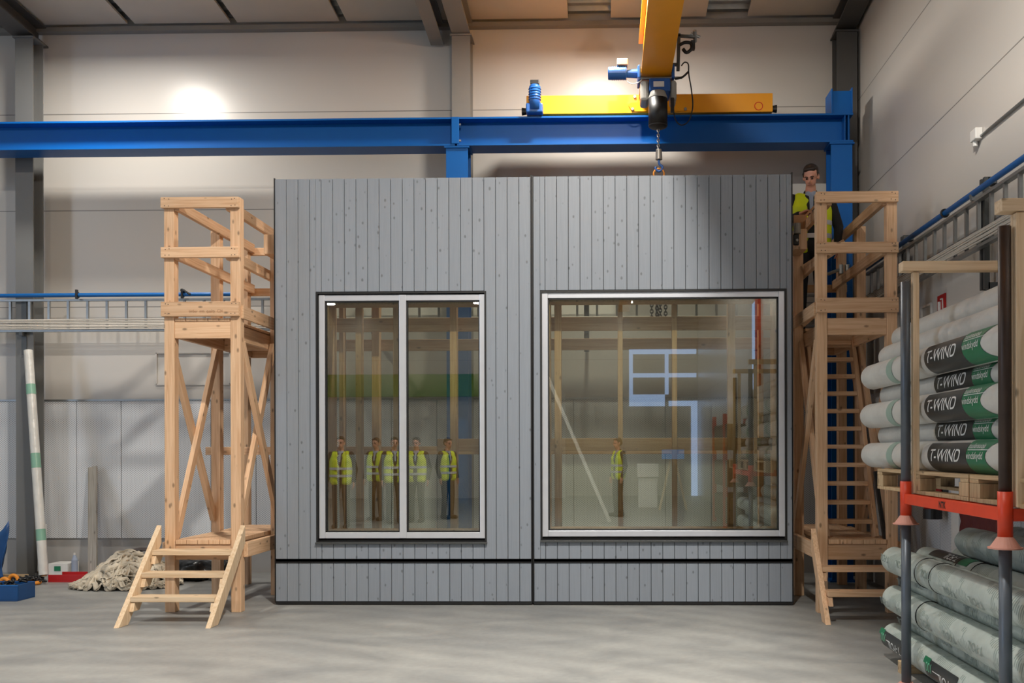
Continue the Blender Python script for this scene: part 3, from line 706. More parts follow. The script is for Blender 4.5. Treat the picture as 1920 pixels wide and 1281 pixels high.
# ------------------------------------------------------------------ the two grey facade elements
YP = 9.31
PB = .1115
def element(px0, px1, pytop, win, label, name='facade_element'):
    x0, x1 = XP(px0, YP), XP(px1, YP); ztop = ZP(pytop, YP, (px0+px1)/2)
    zs = ZP(1052, YP, 997)          # shadow gap
    wx0, wx1 = XP(win[0], YP), XP(win[2], YP); wz1, wz0 = ZP(win[1], YP, (win[0]+win[2])/2), ZP(win[3], YP, (win[0]+win[2])/2)
    t = thing(name, label, 'facade element', ((x0+x1)/2, YP, 0))
    # core of timber framing, open at the window
    bm = BM(); ya, yb = YP+.045, YP+.27; ex = .02
    e0, e1 = x0+.004, x1-.004
    bm_box(bm, (e0, ya, .02), (wx0+ex, yb, ztop-.01)); bm_box(bm, (wx1-ex, ya, .02), (e1, yb, ztop-.01))
    bm_box(bm, (wx0+ex, ya, .02), (wx1-ex, yb, wz0+ex)); bm_box(bm, (wx0+ex, ya, wz1-ex), (wx1-ex, yb, ztop-.01))
    wob('insulated_core', bm, 'blackmat', t)
    # boards
    up = BM(); low = BM()
    nb = round((x1-x0)/PB); pitch = (x1-x0)/nb
    for i in range(nb):
        a, b = x0+i*pitch+.0025, x0+(i+1)*pitch-.0025
        segs = []
        if b > wx0+.02 and a < wx1-.02:
            if a < wx0 < b:
                segs += [(a, wx0-.002, zs+.02, ztop)]; a = wx0
            if a < wx1 < b:
                segs += [(wx1+.002, b, zs+.02, ztop)]; b = wx1
            segs += [(a, b, zs+.02, wz0-.004), (a, b, wz1+.004, ztop)]
        else: segs += [(a, b, zs+.02, ztop)]
        for (p, q, r, s) in segs:
            if q-p > .004: bm_box(up, (p, YP, r), (q, YP+.022, s))
        a, b = x0+i*pitch+.0025, x0+(i+1)*pitch-.0025
        bm_box(low, (a, YP, .035), (b, YP+.022, zs-.02))
    for bm_, nm in ((up, 'upper_cladding'), (low, 'lower_cladding')):
        o = wob(nm, bm_, 'clad', t, .0015)
    bm = BM(); bm_box(bm, (x0, YP+.023, zs-.04), (x1, YP+.043, zs+.04)); bm_box(bm, (x0, YP+.023, .03), (wx0, YP+.043, ztop-.015)); bm_box(bm, (wx1, YP+.023, .03), (x1, YP+.043, ztop-.015))
    bm_box(bm, (wx0, YP+.023, .03), (wx1, YP+.043, wz0)); bm_box(bm, (wx0, YP+.023, wz1), (wx1, YP+.043, ztop-.015))
    wob('backing_membrane', bm, 'blackmat', t)
    bm = BM(); bm_box(bm, (x0-.004, YP-.012, zs-.016), (x1+.004, YP+.022, zs-.008)); wob('drip_flashing', bm, 'black', t)
    bm = BM(); bm_box(bm, (x0-.002, YP-.006, .008), (x1+.002, YP+.04, .033)); wob('bottom_flashing', bm, 'black', t)
    return t, (x0, x1, wx0, wx1, wz0, wz1, ztop)
def window(t, g, frame_px, mull=None, name='window_unit'):
    x0, x1, wx0, wx1, wz0, wz1, ztop = g
    yy = YP
    # black reveal
    bm = BM(); r = .018
    for lo, hi in (((wx0, YP-.006, wz0), (wx0+r, YP+.2, wz1)), ((wx1-r, YP-.006, wz0), (wx1, YP+.2, wz1)), ((wx0+r, YP-.006, wz1-r), (wx1-r, YP+.2, wz1)), ((wx0+r, YP-.0, wz0), (wx1-r, YP+.2, wz0+r))):
        bm_box(bm, lo, hi)
    fr0 = wob('window_reveal', bm, 'black', t)
    bm = BM(); bm_box(bm, (wx0-.004, YP-.035, wz0-.012), (wx1+.004, YP+.02, wz0+.004)); wob('window_sill', bm, 'galvdark', fr0, .002)
    a = XP(frame_px[0], YP, 700); b = XP(frame_px[2], YP, 700); zt_ = ZP(frame_px[1], YP, (frame_px[0]+frame_px[2])/2); z_ = ZP(frame_px[3], YP, (frame_px[0]+frame_px[2])/2)
    fw = .058; ya, yb = YP+.012, YP+.09
    fr = BM()
    bm_box(fr, (a, ya, z_), (a+fw, yb, zt_)); bm_box(fr, (b-fw, ya, z_), (b, yb, zt_))
    fr = wob('window_frame', fr, 'alu', t, .003)
    for lo, hi in (((a+fw, ya+.006, zt_-fw), (b-fw, yb, zt_)), ((a+fw, ya+.006, z_), (b-fw, yb, z_+fw))):
        bm = BM(); bm_box(bm, lo, hi); wob('frame_rail', bm, 'alu', fr, .003)
    cells = [(a+fw, b-fw)]
    if mull:
        m0, m1 = XP(mull[0], YP, 700), XP(mull[1], YP, 700)
        bm = BM(); bm_box(bm, (m0, ya-.002, z_+fw*.0+.002), (m1, yb, zt_-.002)); wob('mullion', bm, 'alu', fr, .003)
        cells = [(a+fw, m0), (m1, b-fw)]
    for (p, q) in cells:
        gz0_, gz1_ = z_+fw, zt_-fw
        bm = BM(); s = .012
        for lo, hi in (((p, YP+.03, gz0_), (p+s, YP+.07, gz1_)), ((q-s, YP+.03, gz0_), (q, YP+.07, gz1_)), ((p, YP+.03, gz1_-s), (q, YP+.07, gz1_)), ((p, YP+.03, gz0_), (q, YP+.07, gz0_+s))): bm_box(bm, lo, hi)
        wob('gasket', bm, 'black', fr)
        bm = BM(); bm_box(bm, (p+.004, YP+.048, gz0_+.004), (q-.004, YP+.054, gz1_-.004)); wob('glass_pane', bm, 'glass', fr)
    # timber lining on the inside
    bm = BM(); 
    for lo, hi in (((a+.03, YP+.092, z_+.02), (a+.075, YP+.3, zt_-.02)), ((b-.075, YP+.092, z_+.02), (b-.03, YP+.3, zt_-.02)), ((a+.03, YP+.092, zt_-.085), (b-.03, YP+.3, zt_-.04)), ((a+.03, YP+.092, z_+.03), (b-.03, YP+.3, z_+.075))): bm_box(bm, lo, hi)
    wob('window_lining', bm, 'wood', t)
tl, gl_ = element(516, 995.5, 334, (592.5, 547, 912, 1017.5), 'left grey vertical board facade element with the two pane window')
window(tl, gl_, (597, 552, 910, 1010), (748, 761))
tr_, gr_ = element(1000.5, 1485, 329, (1013, 543.5, 1475, 1014), 'right grey vertical board facade element with the single large window')
window(tr_, gr_, (1016, 546, 1472, 1006.5))
for tt, g in ((tl, gl_), (tr_, gr_)):
    box('side_membrane', (g[0]-.010, YP-.001, .02), (g[0]-.0005, YP+.28, g[6]+.01), 'black', tt, 0)
    box('side_membrane', (g[1]+.0005, YP-.001, .02), (g[1]+.010, YP+.28, g[6]+.02), 'black', tt, 0)

# ------------------------------------------------------------------ timber access towers
YFR, YMD, YRR = 8.87, 9.93, 10.72       # front faces of the three pairs of posts
PW = .095
def tower(x0, x1, side, name, label):
    """x0, x1 outer faces; side = -1 the left tower, 1 the right tower"""
    t = thing(name, label, 'timber tower', ((x0+x1)/2, YFR, 0))
    h = 3.86
    for y in (YFR, YMD, YRR):
        for x in (x0+PW/2, x1-PW/2):
            inner = (x > (x0+x1)/2) == (side < 0)
            hh = 3.62 if (inner and y == YMD) else (3.87 if y == YFR else 3.80)
            timber('post', (x, y+PW/2, 0), (x, y+PW/2, hh), PW, PW, t)
    # front rails (on the face of the posts)
    for zc, hh in ((3.815, .098), (3.352, .098), (2.825, .135)):
        timber('rail', (x0-.012, YFR-.0235, zc), (x1+.0, YFR-.0235, zc), .045, hh, t)
    # side rails, inside faces
    for xx, s in ((x0, 1), (x1, -1)):
        for zc in (3.80, 3.34):
            timber('rail', (xx+s*(PW+.0235), YFR+.01, zc), (xx+s*(PW+.0235), YRR+PW, zc), .045, .098, t)
    # cross rails at the rear and short one behind the middle posts
    for zc in (3.77, 3.31):
        timber('rail', (x0-.04, YRR+PW+.0235, zc), (x1+.03, YRR+PW+.0235, zc), .045, .085, t)
    # upper deck: boards, fascias, joists
    zd = 2.745
    bm = BM(); n = 5; ww = (x1-x0-2*PW-.01)/n
    ystart = YFR+.0 if side < 0 else YMD-.05
    for i in range(n):
        a = x0+PW+.005+i*ww
        bm_box(bm, (a+.002, ystart, zd-.03), (a+ww-.002, YRR+PW, zd))
    wob('upper_deck', bm, 'wood', t, .003)
    timber('joist', (x0+PW, YFR+.03, 2.635), (x1-PW, YFR+.03, 2.635), .045, .155, t)
    timber('joist', (x0+PW, YMD+.03, 2.63), (x1-PW, YMD+.03, 2.63), .045, .15, t)
    timber('joist', (x0+PW, YRR+.03, 2.63), (x1-PW, YRR+.03, 2.63), .045, .15, t)
    for xx, s in ((x0, 1), (x1, -1)):
        timber('joist', (xx-s*.0235, YFR, 2.63), (xx-s*.0235, YRR+PW, 2.63), .045, .15, t) if False else timber('joist', (xx+s*(PW+.024), YFR+.055, 2.63), (xx+s*(PW+.024), YRR, 2.63), .045, .145, t)
        timber('fascia', (xx-s*.013, YFR+.01, 2.80), (xx-s*.013, YRR+PW, 2.80), .025, .12, t) if (xx == x1) == (side < 0) else None
    # lower deck
    zl = .675; bm = BM()
    for i in range(n):
        a = x0+PW+.005+i*ww
        bm_box(bm, (a+.002, YFR-.0, zl-.04), (a+ww-.002, YRR, zl))
    wob('lower_deck', bm, 'wood', t, .003)
    timber('joist', (x0+PW, YFR+.04, .56), (x1-PW, YFR+.04, .56), .045, .145, t)
    timber('joist', (x0+PW, YMD+.04, .56), (x1-PW, YMD+.04, .56), .045, .145, t)
    for xx, s in ((x0, -1), (x1, 1)):
        timber('joist', (xx+s*.0235, YFR+.05, .58), (xx+s*.0235, YRR, .58), .045, .14, t)
    # crossed braces between front and middle posts on both sides
    for xx, s in ((x0, 1), (x1, -1)):
        xo = xx+s*.022 
        timber('brace', (xx+s*.05, YFR+PW-.02, 2.52), (xx+s*.05, YMD+.03, .86), .04, .095, t, up=(1, 0, 0)) if False else None
        for (za, zb2, off) in ((2.52, .80, .022), (.70, 2.60, .068)):
            a = Vector((xx+s*off, YFR+PW-.01, za)); b = Vector((xx+s*off, YMD+.01, zb2))
            timber('brace', a, b, .045, .09, t)
    return t
lx0, lx1 = XP(308, YFR), XP(451, YFR)
rx0, rx1 = XP(1532, YFR), XP(1683, YFR)
tL = tower(lx0, lx1, -1, 'timber_tower', 'left pale timber access tower with crossed braces beside the left grey panel')
tR = tower(rx0, rx1, 1, 'timber_tower', 'right pale timber access tower with a worker on its deck')
# stamped print on the front beam of the left tower
bm = text_mesh('timber  mm  quality  C24', .05)
for v in bm.verts: v.co = Vector((XP(352, 8.8)+v.co.x*.62, YFR-.0475, 2.79+v.co.y*.8))
wob('grade_stamp', bm, 'stamp', tL)
# screws on the front rails
def screws(t, x0, x1):
    bm = BM()
    for x in (x0+.03, x0+.065, x1-.065, x1-.03):
        for zc, d in ((3.815, .03), (3.352, .03), (2.825, .045)):
            for s in (-1, 1):
                z = zc+s*d+random.uniform(-.006, .006); xx = x+random.uniform(-.006, .006)
                bm_cyl(bm, (xx, YFR-.0455, z), (xx, YFR-.0478, z), .0045, .0045, 6)
    o = wob('screw_heads', bm, 'printblack', t); o['kind'] = 'stuff'
screws(tL, lx0, lx1); screws(tR, rx0, rx1)
# front steps of the towers
def steps(t, xa, xb, treads, ytop, ybot, ztop, mat, out=.0):
    for i, x in enumerate((xa, xb)):
        # stringer: sloping board with plumb top and level bottom
        bm = BM(); hh = .22
        k = (ztop)/(ytop-ybot)
        dy = hh*math.hypot(1, k)/k*.55
        pts = [(ybot, 0), (ybot+dy, 0), (ytop, ztop-dy*k*.98), (ytop, ztop)]
        f = bm.faces.new([bm.verts.new((x-.0225, a, b)) for a, b in pts]); r = bmesh.ops.extrude_face_region(bm, geom=[f])
        for v in r['geom']:
            if isinstance(v, bmesh.types.BMVert): v.co.x += .045
        wob('stringer', bm, mat, t, .003)
    lo, hi = min(xa, xb)+.0235, max(xa, xb)-.0235
    for (yt, zt_) in treads:
        timber('tread', (lo-.0, yt+.05, zt_-.0225), (hi+.0, yt+.05, zt_-.0225), .17, .045, t, mat, up=(0, 0, 1)) if False else None
        bm = BM(); bm_box(bm, (-.085, -.0225, -(hi-lo)/2), (.085, .0225, (hi-lo)/2))
        o = obj('tread', bm, mat, None, .003)
        R = Matrix(((0, 0, 1), (1, 0, 0), (0, 1, 0))).to_4x4(); R.translation = Vector(((lo+hi)/2, yt+.085, zt_-.0225)); o.matrix_basis = R; adopt(o, t)
        for x in (lo+.018, hi-.018):
            bm = BM()
            pts = [(yt+.01, zt_-.05), (yt+.155, zt_-.05), (yt+.095, zt_-.125), (yt-.02, zt_-.125)]
            f = bm.faces.new([bm.verts.new((x-.018, a, b)) for a, b in pts]); r = bmesh.ops.extrude_face_region(bm, geom=[f])
            for v in r['geom']:
                if isinstance(v, bmesh.types.BMVert): v.co.x += .036
            wob('tread_cleat', bm, mat, t, .002)
steps(tL, lx0-.045, lx1+.024, ((8.26, .235), (8.46, .42), (8.66, .60)), 8.855, 8.06, .815, 'woodpale')
steps(tR, rx0-.04, rx1+.04, ((8.36, .27), (8.60, .455)), 8.855, 8.27, .78, 'wood')
# steep stair inside the right tower
sx0, sx1 = rx0+.14, rx0+.60
n = 11
def sp(i): return Vector((0, 9.17+.078*i, .84+.178*i))
a, b = sp(-1.0), sp(10.6)
for x in (sx0, sx1):
    timber('stair_stringer', (x, a.y+.03, a.z), (x, b.y+.03, b.z), .04, .13, tR)
for i in range(n):
    p = sp(i); bm = BM(); bm_box(bm, (-.075, -.02, -(sx1-sx0-.045)/2), (.075, .02, (sx1-sx0-.045)/2))
    o = obj('stair_tread', bm, 'wood', None, .003); R = Matrix(((0, 0, 1), (1, 0, 0), (0, 1, 0))).to_4x4()
    R.translation = Vector(((sx0+sx1)/2, p.y+.03, p.z-.02)); o.matrix_basis = R; adopt(o, tR)
timber('handrail', P(1502, 506, 9.9)+Vector((.02, .0, 0)), P(1584, 456, 9.95), .04, .09, tR)
timber('handrail', P(1500, 606, 9.9), P(1546, 566, 9.9), .04, .12, tR)
bm = BM(); p = P(1583, 505, 10.66); bm_cyl(bm, p+Vector((-.035, 0, -.05)), p+Vector((-.035, 0, .05)), .025, .025, 12); bm_cyl(bm, p+Vector((.03, 0, -.05)), p+Vector((.03, 0, .05)), .025, .025, 12)
bm_tube(bm, [p+Vector((-.18, .02, -.05)), p+Vector((-.04, 0, 0))], .018, 8)
tag(wob('scaffold_coupler', bm, 'galv'), 'shiny steel coupler on the rear rail of the right tower', 'coupler')
# packer blocks with ratchet between towers and panels
for tt, pa, pb, mat in ((tL, (497, 478), (516, 441), 'wood'), (tR, (1488, 469), (1512, 431), 'wood')):
    a = P(pa[0], pa[1], 9.64); b = P(pb[0], pb[1], 9.64)
    bm = BM(); bm_box(bm, (a.x, 9.60, a.z), (b.x, 9.93, b.z)); wob('packer_block', bm, 'wood', tt, .004)
t = thing('ratchet', 'black ratchet fixed between the right grey panel and the tower', 'ratchet', P(1495, 449, 9.55))
p = P(1495, 449, 9.57); bm = BM(); bm_box(bm, (p.x-.04, p.y-.0, p.z-.055), (p.x+.02, p.y+.028, p.z+.055)); wob('ratchet_body', bm, 'black', t, .01)
bm = BM(); bm_cyl(bm, (p.x-.005, p.y-.02, p.z-.01), (p.x-.005, p.y, p.z-.01), .013, .013, 10); wob('ratchet_pin', bm, 'galv', t)
bm = BM(); bm_cyl(bm, (p.x+.0, p.y+.01, p.z+.06), (p.x+.0, p.y+.01, p.z+.16), .035, .035, 12); wob('strap_spool', bm, 'greycover', t)

# timber frame behind the panels
t = thing('support_frame', 'timber stud frame standing behind the grey panels, seen through the glass', 'timber frame', (-.8, 9.8, 0))
YS = 9.72
for px, wd, yo in ((622, .05, 0), (640, .05, .25), (672, .06, 0), (704, .08, .3), (742, .055, 0), (850, .07, -.02), (970, .06, 0), (1046, .07, 0), (1163, .05, 0), (1265, .05, 0), (1372, .075, 0), (1427, .05, .2), (1452, .05, .1)):
    x = XP(px, YS+yo)
    timber('stud', (x, YS+yo+.05, 0), (x, YS+yo+.05, 4.0), wd, .1, t)
xl_ = XP(384, 10.1); xr_ = 1.88
for yy, zc, hh, xa, xb in ((10.13, 1.505, .085, xl_, xr_), (9.83, 1.56, .13, XP(820, 9.83), 1.88), (9.83+.045, .22, .12, -3.15, 1.88), (9.85, 3.95, .1, -3.15, 1.88), (9.86, 2.80, .14, -3.15, 1.88), (10.12, 2.62, .12, -3.15, 1.88)):
    timber('frame_rail', (xa, yy, zc), (xb, yy, zc), .045, hh, t)
bm = BM()
for px, z1 in ((1227, 2.81), (1243, 2.82)):
    x = XP(px, 9.90, 600); r = .028
    pts = [(x-r, 9.90, 4.0), (x-r, 9.90, z1+.04), (x, 9.90, z1), (x+r, 9.90, z1+.04), (x+r, 9.90, 4.0)]
    b2 = chain(None, None, .045, .006, pts); me = bpy.data.meshes.new('q'); b2.to_mesh(me); b2.free(); bm.from_mesh(me); bpy.data.meshes.remove(me)
bm_tube(bm, [(XP(1225, 9.90, 600)-.05, 9.90, 3.99), (XP(1245, 9.90, 600)+.05, 9.90, 3.99)], .015, 8); o = timber('batten', (.1, 9.82, 4.012), (.85, 9.82, 4.012), .3, .024, None, up=(0, 1, 0)); tag(o, 'timber batten lying on top of the stud frame above the chain loops', 'batten')
tag(wob('chain_sling', bm, 'darksteel'), 'dark chain loops hanging behind the large window', 'chain')

# ------------------------------------------------------------------ people
def blob(name, prims, voxel, mat, parent, smooth_it=3, extra=None):
    """closed tapered limbs merged into one continuous surface"""
    bm = BM()
    for q in prims:
        if q[0] == 'c':
            _, a, b, r0, r1 = q
            bm_cyl(bm, a, b, r0, r1, 20); bm_sph(bm, a, r0, 16); bm_sph(bm, b, r1, 16)
        elif q[0] == 'e':
            _, c, r = q[:3]; vv = bm_sph(bm, (0, 0, 0), r, 20)
            R = Matrix.Rotation(q[3], 3, q[4]) if len(q) > 3 else Matrix.Identity(3)
            for v in vv: v.co = R @ v.co + Vector(c)
    me = bpy.data.meshes.new('tmp'); bm.to_mesh(me); bm.free()
    o = bpy.data.objects.new('tmp', me); COL.objects.link(o)
    r = o.modifiers.new('r', 'REMESH'); r.mode = 'VOXEL'; r.voxel_size = voxel
    s = o.modifiers.new('s', 'SMOOTH'); s.factor = .5; s.iterations = smooth_it
    dg = bpy.context.evaluated_depsgraph_get(); m2 = bpy.data.meshes.new_from_object(o.evaluated_get(dg))
    bpy.data.objects.remove(o); bpy.data.meshes.remove(me)
    m2.name = name; m2.materials.clear(); m2.materials.append(M[mat])
    for p in m2.polygons: p.use_smooth = True
    n = bpy.data.objects.new(name, m2); COL.objects.link(n)
    if parent: n.parent = parent
    return n
def hand_prims(wr, d, palm_n, thumb_side, curl=.5, s=1.0):
    """wr wrist, d direction to the knuckles, palm_n the way the palm faces; five separate fingers"""
    wr = Vector(wr); d = Vector(d).normalized(); n_ = Vector(palm_n); n_ = (n_-d*n_.dot(d)).normalized(); l = d.cross(n_).normalized()*thumb_side
    pr = []
    for k in (-.03, -.01, .01, .03): pr.append(('c', wr+d*.015*s+l*k*.7*s, wr+d*.085*s+l*k*s, .014*s, .012*s))
    for k, L in ((.032, .072), (.011, .082), (-.010, .076), (-.031, .058)):
        a = wr+d*.088*s+l*k*s; ang = 0; p = a
        for j, f in enumerate((.45, .32, .23)):
            ang += curl*(.6 if j == 0 else .9); dd = d*math.cos(ang)+n_*math.sin(ang)
            q = p+dd*L*f*s; pr.append(('c', p, q, (.0095-.001*j)*s, (.0088-.001*j)*s)); p = q
    a = wr+d*.025*s+l*.03*s; b = a+(l*.6+d*.6+n_*.35).normalized()*.04*s; c = b+(d*.9+n_*.5+l*.1).normalized()*.032*s
    pr += [('c', a, b, .013*s, .0105*s), ('c', b, c, .0105*s, .008*s)]
    return pr
def person(name, label, H, hip_l, hip_r, arms, head_turn, head_pitch, lean=0, vox=.011, stride=None, group=None, fine=True):
    """local frame: feet at z=0, facing -y, x to the viewer's right"""
    t = thing(name, label, 'person', (0, 0, 0), group)
    k = H/1.78
    def V(x, y, z): return Vector((x, y - lean*max(0, z-.95)*.6, z))*k
    an = stride or [(-.11, 0, .09), (.11, 0, .09)]
    pel = V(0, .0, .95); chest = V(0, -.0, 1.30); neck = V(0, -.01, 1.50); hd = V(0, -.03, 1.655)
    sh = [V(-.19, 0, 1.43), V(.19, 0, 1.43)]
    body = [('e', pel, Vector((.16, .11, .12))*k), ('e', V(0, 0, 1.12), Vector((.145, .10, .17))*k), ('e', chest, Vector((.175, .115, .19))*k), ('c', V(0, .005, 1.42), V(0, -.012, 1.56), .062*k, .055*k)]
    kn = []
    for i, s in enumerate((-1, 1)):
        a = V(s*.09, 0, .92); f = Vector(an[i])*k; mid = (a+f)/2+Vector((0, -.035, .02))*k; kn.append((a, mid, f))
        body += [('c', a, mid, .08*k, .055*k), ('c', mid, f, .052*k, .038*k), ('c', f+Vector((0, .03, -.045))*k, f+Vector((0, -.15, -.055))*k, .04*k, .035*k)]
        el, wr, hdir, pn, ts, curl = arms[i]; el = Vector(el)*k; wr = Vector(wr)*k
        body += [('c', sh[i], el, .05*k, .04*k), ('c', el, wr, .038*k, .026*k)]
        body += hand_prims(wr, hdir, pn, ts, curl, k*1.0)
    Rh = Matrix.Rotation(head_turn, 3, 'Z') @ Matrix.Rotation(head_pitch, 3, 'X')
    def Hd(x, y, z): return hd + Rh @ (Vector((x, y, z))*k)
    q = [('e', Hd(0, .01, .035), Vector((.076, .095, .088))*k), ('e', Hd(0, -.028, -.03), Vector((.058, .062, .075))*k), ('e', Hd(0, -.052, -.082), Vector((.03, .027, .025))*k),
         ('c', Hd(0, -.088, .015), Hd(0, -.105, -.022), .009*k, .0145*k), ('c', Hd(-.03, -.083, .027), Hd(.03, -.083, .027), .011*k, .011*k),
         ('e', Hd(-.078, .012, -.005), Vector((.012, .02, .032))*k), ('e', Hd(.078, .012, -.005), Vector((.012, .02, .032))*k), ('c', Hd(-.018, -.078, -.058), Hd(.018, -.078, -.058), .0095*k, .0095*k)]
    blob('body', body+q, min(vox, .0085 if fine else vox), 'skin', t, 2)
    # features
    bm = BM()
    for s in (-1, 1): bm_sph(bm, Hd(s*.03, -.083, .008), .0105*k, 10)
    wob('eyes', bm, 'eye', t, 0, True)
    bm = BM()
    for s in (-1, 1): bm_tube(bm, [Hd(s*.012, -.094, .026), Hd(s*.032, -.094, .033), Hd(s*.048, -.082, .026)], .0045*k, 6)
    wob('eyebrows', bm, 'hair', t, 0, True)
    bm = BM(); bm_tube(bm, [Hd(-.022, -.083, -.058), Hd(0, -.09, -.056), Hd(.022, -.083, -.058)], .005*k, 6); wob('lips', bm, 'lip', t, 0, True)
    hp = [('e', Hd(0, .028, .065), Vector((.083, .088, .075))*k), ('e', Hd(0, .05, .02), Vector((.081, .072, .075))*k), ('c', Hd(-.045, -.048, .098), Hd(.045, -.048, .098), .021*k, .023*k), ('c', Hd(-.072, -.02, .05), Hd(-.076, -.005, .012), .013*k, .009*k), ('c', Hd(.072, -.02, .05), Hd(.076, -.005, .012), .013*k, .009*k)]
    blob('hair', hp, .009, 'hair', t, 2)
    # clothes
    tr = [('e', pel, Vector((.17, .125, .12))*k)]
    for a, mid, f in kn: tr += [('c', a, mid, .092*k, .07*k), ('c', mid, f+Vector((0, 0, .0)), .069*k, .056*k)]
    blob('trousers', tr, .014, 'trousers', t)
    bt = []
    for a, mid, f in kn: bt += [('c', f+Vector((0, .035, -.035))*k, f+Vector((0, -.16, -.045))*k, .052*k, .043*k), ('c', f+Vector((0, .01, .0)), f+Vector((0, .01, .06))*1, .056*k, .052*k)]
    for b_ in bt[::2]: pass
    blob('boots', bt, .012, 'black', t)
    jk = [('e', V(0, 0, 1.08), Vector((.165, .12, .17))*k), ('e', chest, Vector((.178, .118, .18))*k), ('e', V(0, 0, 1.42), Vector((.17, .09, .07))*k), ('c', V(-.04, .03, 1.46), V(-.045, .02, 1.51), .035*k, .03*k), ('c', V(.04, .03, 1.46), V(.045, .02, 1.51), .035*k, .03*k)]
    for i in range(2):
        el = Vector(arms[i][0])*k; wr = Vector(arms[i][1])*k; e2 = el.lerp(wr, .93)
        jk += [('c', sh[i], el, .066*k, .054*k), ('c', el, e2, .052*k, .04*k)]
    blob('jacket', jk, .012, 'jacket', t)
    # shirt front and vest
    blob('shirt', [('c', V(0, -.112, 1.30), V(0, -.075, 1.44), .022*k, .024*k), ('c', V(-.02, -.03, 1.45), V(-.02, -.025, 1.475), .046*k, .046*k), ('c', V(.02, -.03, 1.45), V(.02, -.025, 1.475), .046*k, .046*k)], .009, 'shirt', t)
    vp = []
    for s in (-1, 1):
        vp += [('c', V(s*.10, -.01, .93), V(s*.105, -.012, 1.30), .12*k, .12*k), ('c', V(s*.105, -.02, 1.30), V(s*.12, -.004, 1.43), .115*k, .075*k), ('c', V(s*.06, .02, .95), V(s*.06, .02, 1.38), .125*k, .12*k)]
    vo = blob('vest', vp, .012, 'vest', t)
    for z in (1.02, 1.16):
        bm = BM(); n_ = 40; ri = []
        for zz in (z-.024, z+.024):
            ri.append([bm.verts.new(V(0, 0, zz)+Vector((math.copysign(abs(math.cos(2*PI*j/n_))**.75, math.cos(2*PI*j/n_))*.224, math.copysign(abs(math.sin(2*PI*j/n_))**.8, math.sin(2*PI*j/n_))*.146-.002, 0))*k) for j in range(n_)])
        for j in range(n_): bm.faces.new((ri[0][j], ri[0][(j+1) % n_], ri[1][(j+1) % n_], ri[1][j]))
        adopt(wob('reflective_band', bm, 'reflect', None, 0, True), vo)
    return t
def place(t, loc, rot):
    t.location = loc; t.rotation_euler = (0, 0, rot)
armsA = [((-.30, -.05, 1.17), (-.13, -.27, 1.22), (.75, -.35, .25), (0, 0, -1), 1, .9), ((.30, .04, 1.14), (.27, -.12, .92), (0, -.3, -1), (-1, 0, 0), 1, .4)]
hero = person('person', 'man in a yellow high visibility vest looking down from the right timber tower', 1.76, None, None, armsA, -.3, .5, lean=.12)
place(hero, (2.19, 10.28, 2.745), -.12)
# board the man holds
a = P(1488, 432, 9.98); b = P(1535, 372, 9.98)
t = BM(); bm_bar(t, P(1492, 424, 9.96), P(1536, 378, 9.98), .02, .1, (0, 1, 0)); 
tag(wob('wood_piece', t, 'card', None, .004), 'brown piece of board held by the man on the tower', 'board')
bm = BM(); bm_box(bm, (P(1486, 430, 9.97).x, 9.90, P(1486, 432, 9.97).z), (P(1510, 430, 9.97).x, 9.93, P(1486, 406, 9.97).z)); tag(wob('cardboard_sheet', bm, 'card', None, .003), 'brown cardboard piece in front of the man standing on the packer block', 'cardboard')

# ------------------------------------------------------------------ hall behind the camera, mirrored in the glass
armsB = [((-.27, .03, 1.14), (-.26, -.06, .90), (0, -.15, -1), (1, 0, 0), -1, .4), ((.27, .03, 1.14), (.26, -.06, .90), (0, -.15, -1), (-1, 0, 0), 1, .4)]
pb = person('person', 'bystander in a yellow vest mirrored at the left edge of the left window', 1.78, None, None, armsB, 0, .1, vox=.014, fine=False, group='bystanders mirrored in the windows')
def mirrored(px, D): return Vector(((px-1135)/1800*D, 2*YP-D, 0))
place(pb, mirrored(634, 18.5), PI)
bpy.context.view_layer.update()
for px, D, rz, lab in ((702, 20.5, PI+.3, 'bystander in a yellow vest mirrored left of the middle of the left window'), (735, 19.6, PI-.4, 'bystander in a yellow vest mirrored just left of the window mullion'), (778, 20.0, PI+.1, 'bystander in a yellow vest mirrored right of the window mullion'), (836, 21.0, PI-.9, 'bystander in a yellow vest mirrored near the right side of the left window'), (1160, 21.7, PI+1.1, 'bystander in a yellow vest mirrored alone in the right window')):
    r = dup(pb, Matrix(), lab); place(r, mirrored(px, D), rz)
def mbox(name, px0, py0, px1, py1, D, th, mat, label=None, cat=None):
    s = 1800/D; x0, x1 = (px0-1135)/s, (px1-1135)/s; z1, z0 = 1.5+(845-py0)/s, 1.5+(845-py1)/s; y = 2*YP-D
    bm = BM(); bm_box(bm, (x0, y-th, max(z0, 0.0)), (x1, y, z1)); o = wob(name, bm, mat)
    return tag(o, label, cat) if label else structure(o)
DF = 2*YP-YF-.02
k_ = 0
for r in ((1180, 655, 1306, 664), (1180, 700, 1306, 708), (1180, 664, 1187, 762), (1247, 664, 1254, 740), (1187, 740, 1247, 762), (1254, 752, 1296, 762)):
    k_ += 1; mbox('window_%d' % k_, *r, DF, .04, 'daylight')
mbox('door_1', 1296, 752, 1308, 975, DF, .04, 'daylight')
bm = BM(); bm_box(bm, (XR-.03, -1.1, 2.75), (XR-.001, -.5, 4.5)); structure(wob('window_7', bm, 'daylight'))
bm = BM(); bm_box(bm, (XR-.06, -.5, 2.6), (XR-.001, -.15, 4.6)); tag(wob('sliding_shutter', bm, 'red'), 'red panel beside the high daylight slot mirrored in the right window', 'shutter')
t = thing('display_easel', 'blue screen on an A shaped easel mirrored in the right window', 'easel', mirrored(1262, 24))
p = mirrored(1262, 24)
box('screen', (p.x-.28, p.y-.03, 1.28), (p.x+.28, p.y, 1.52), 'screen', t)
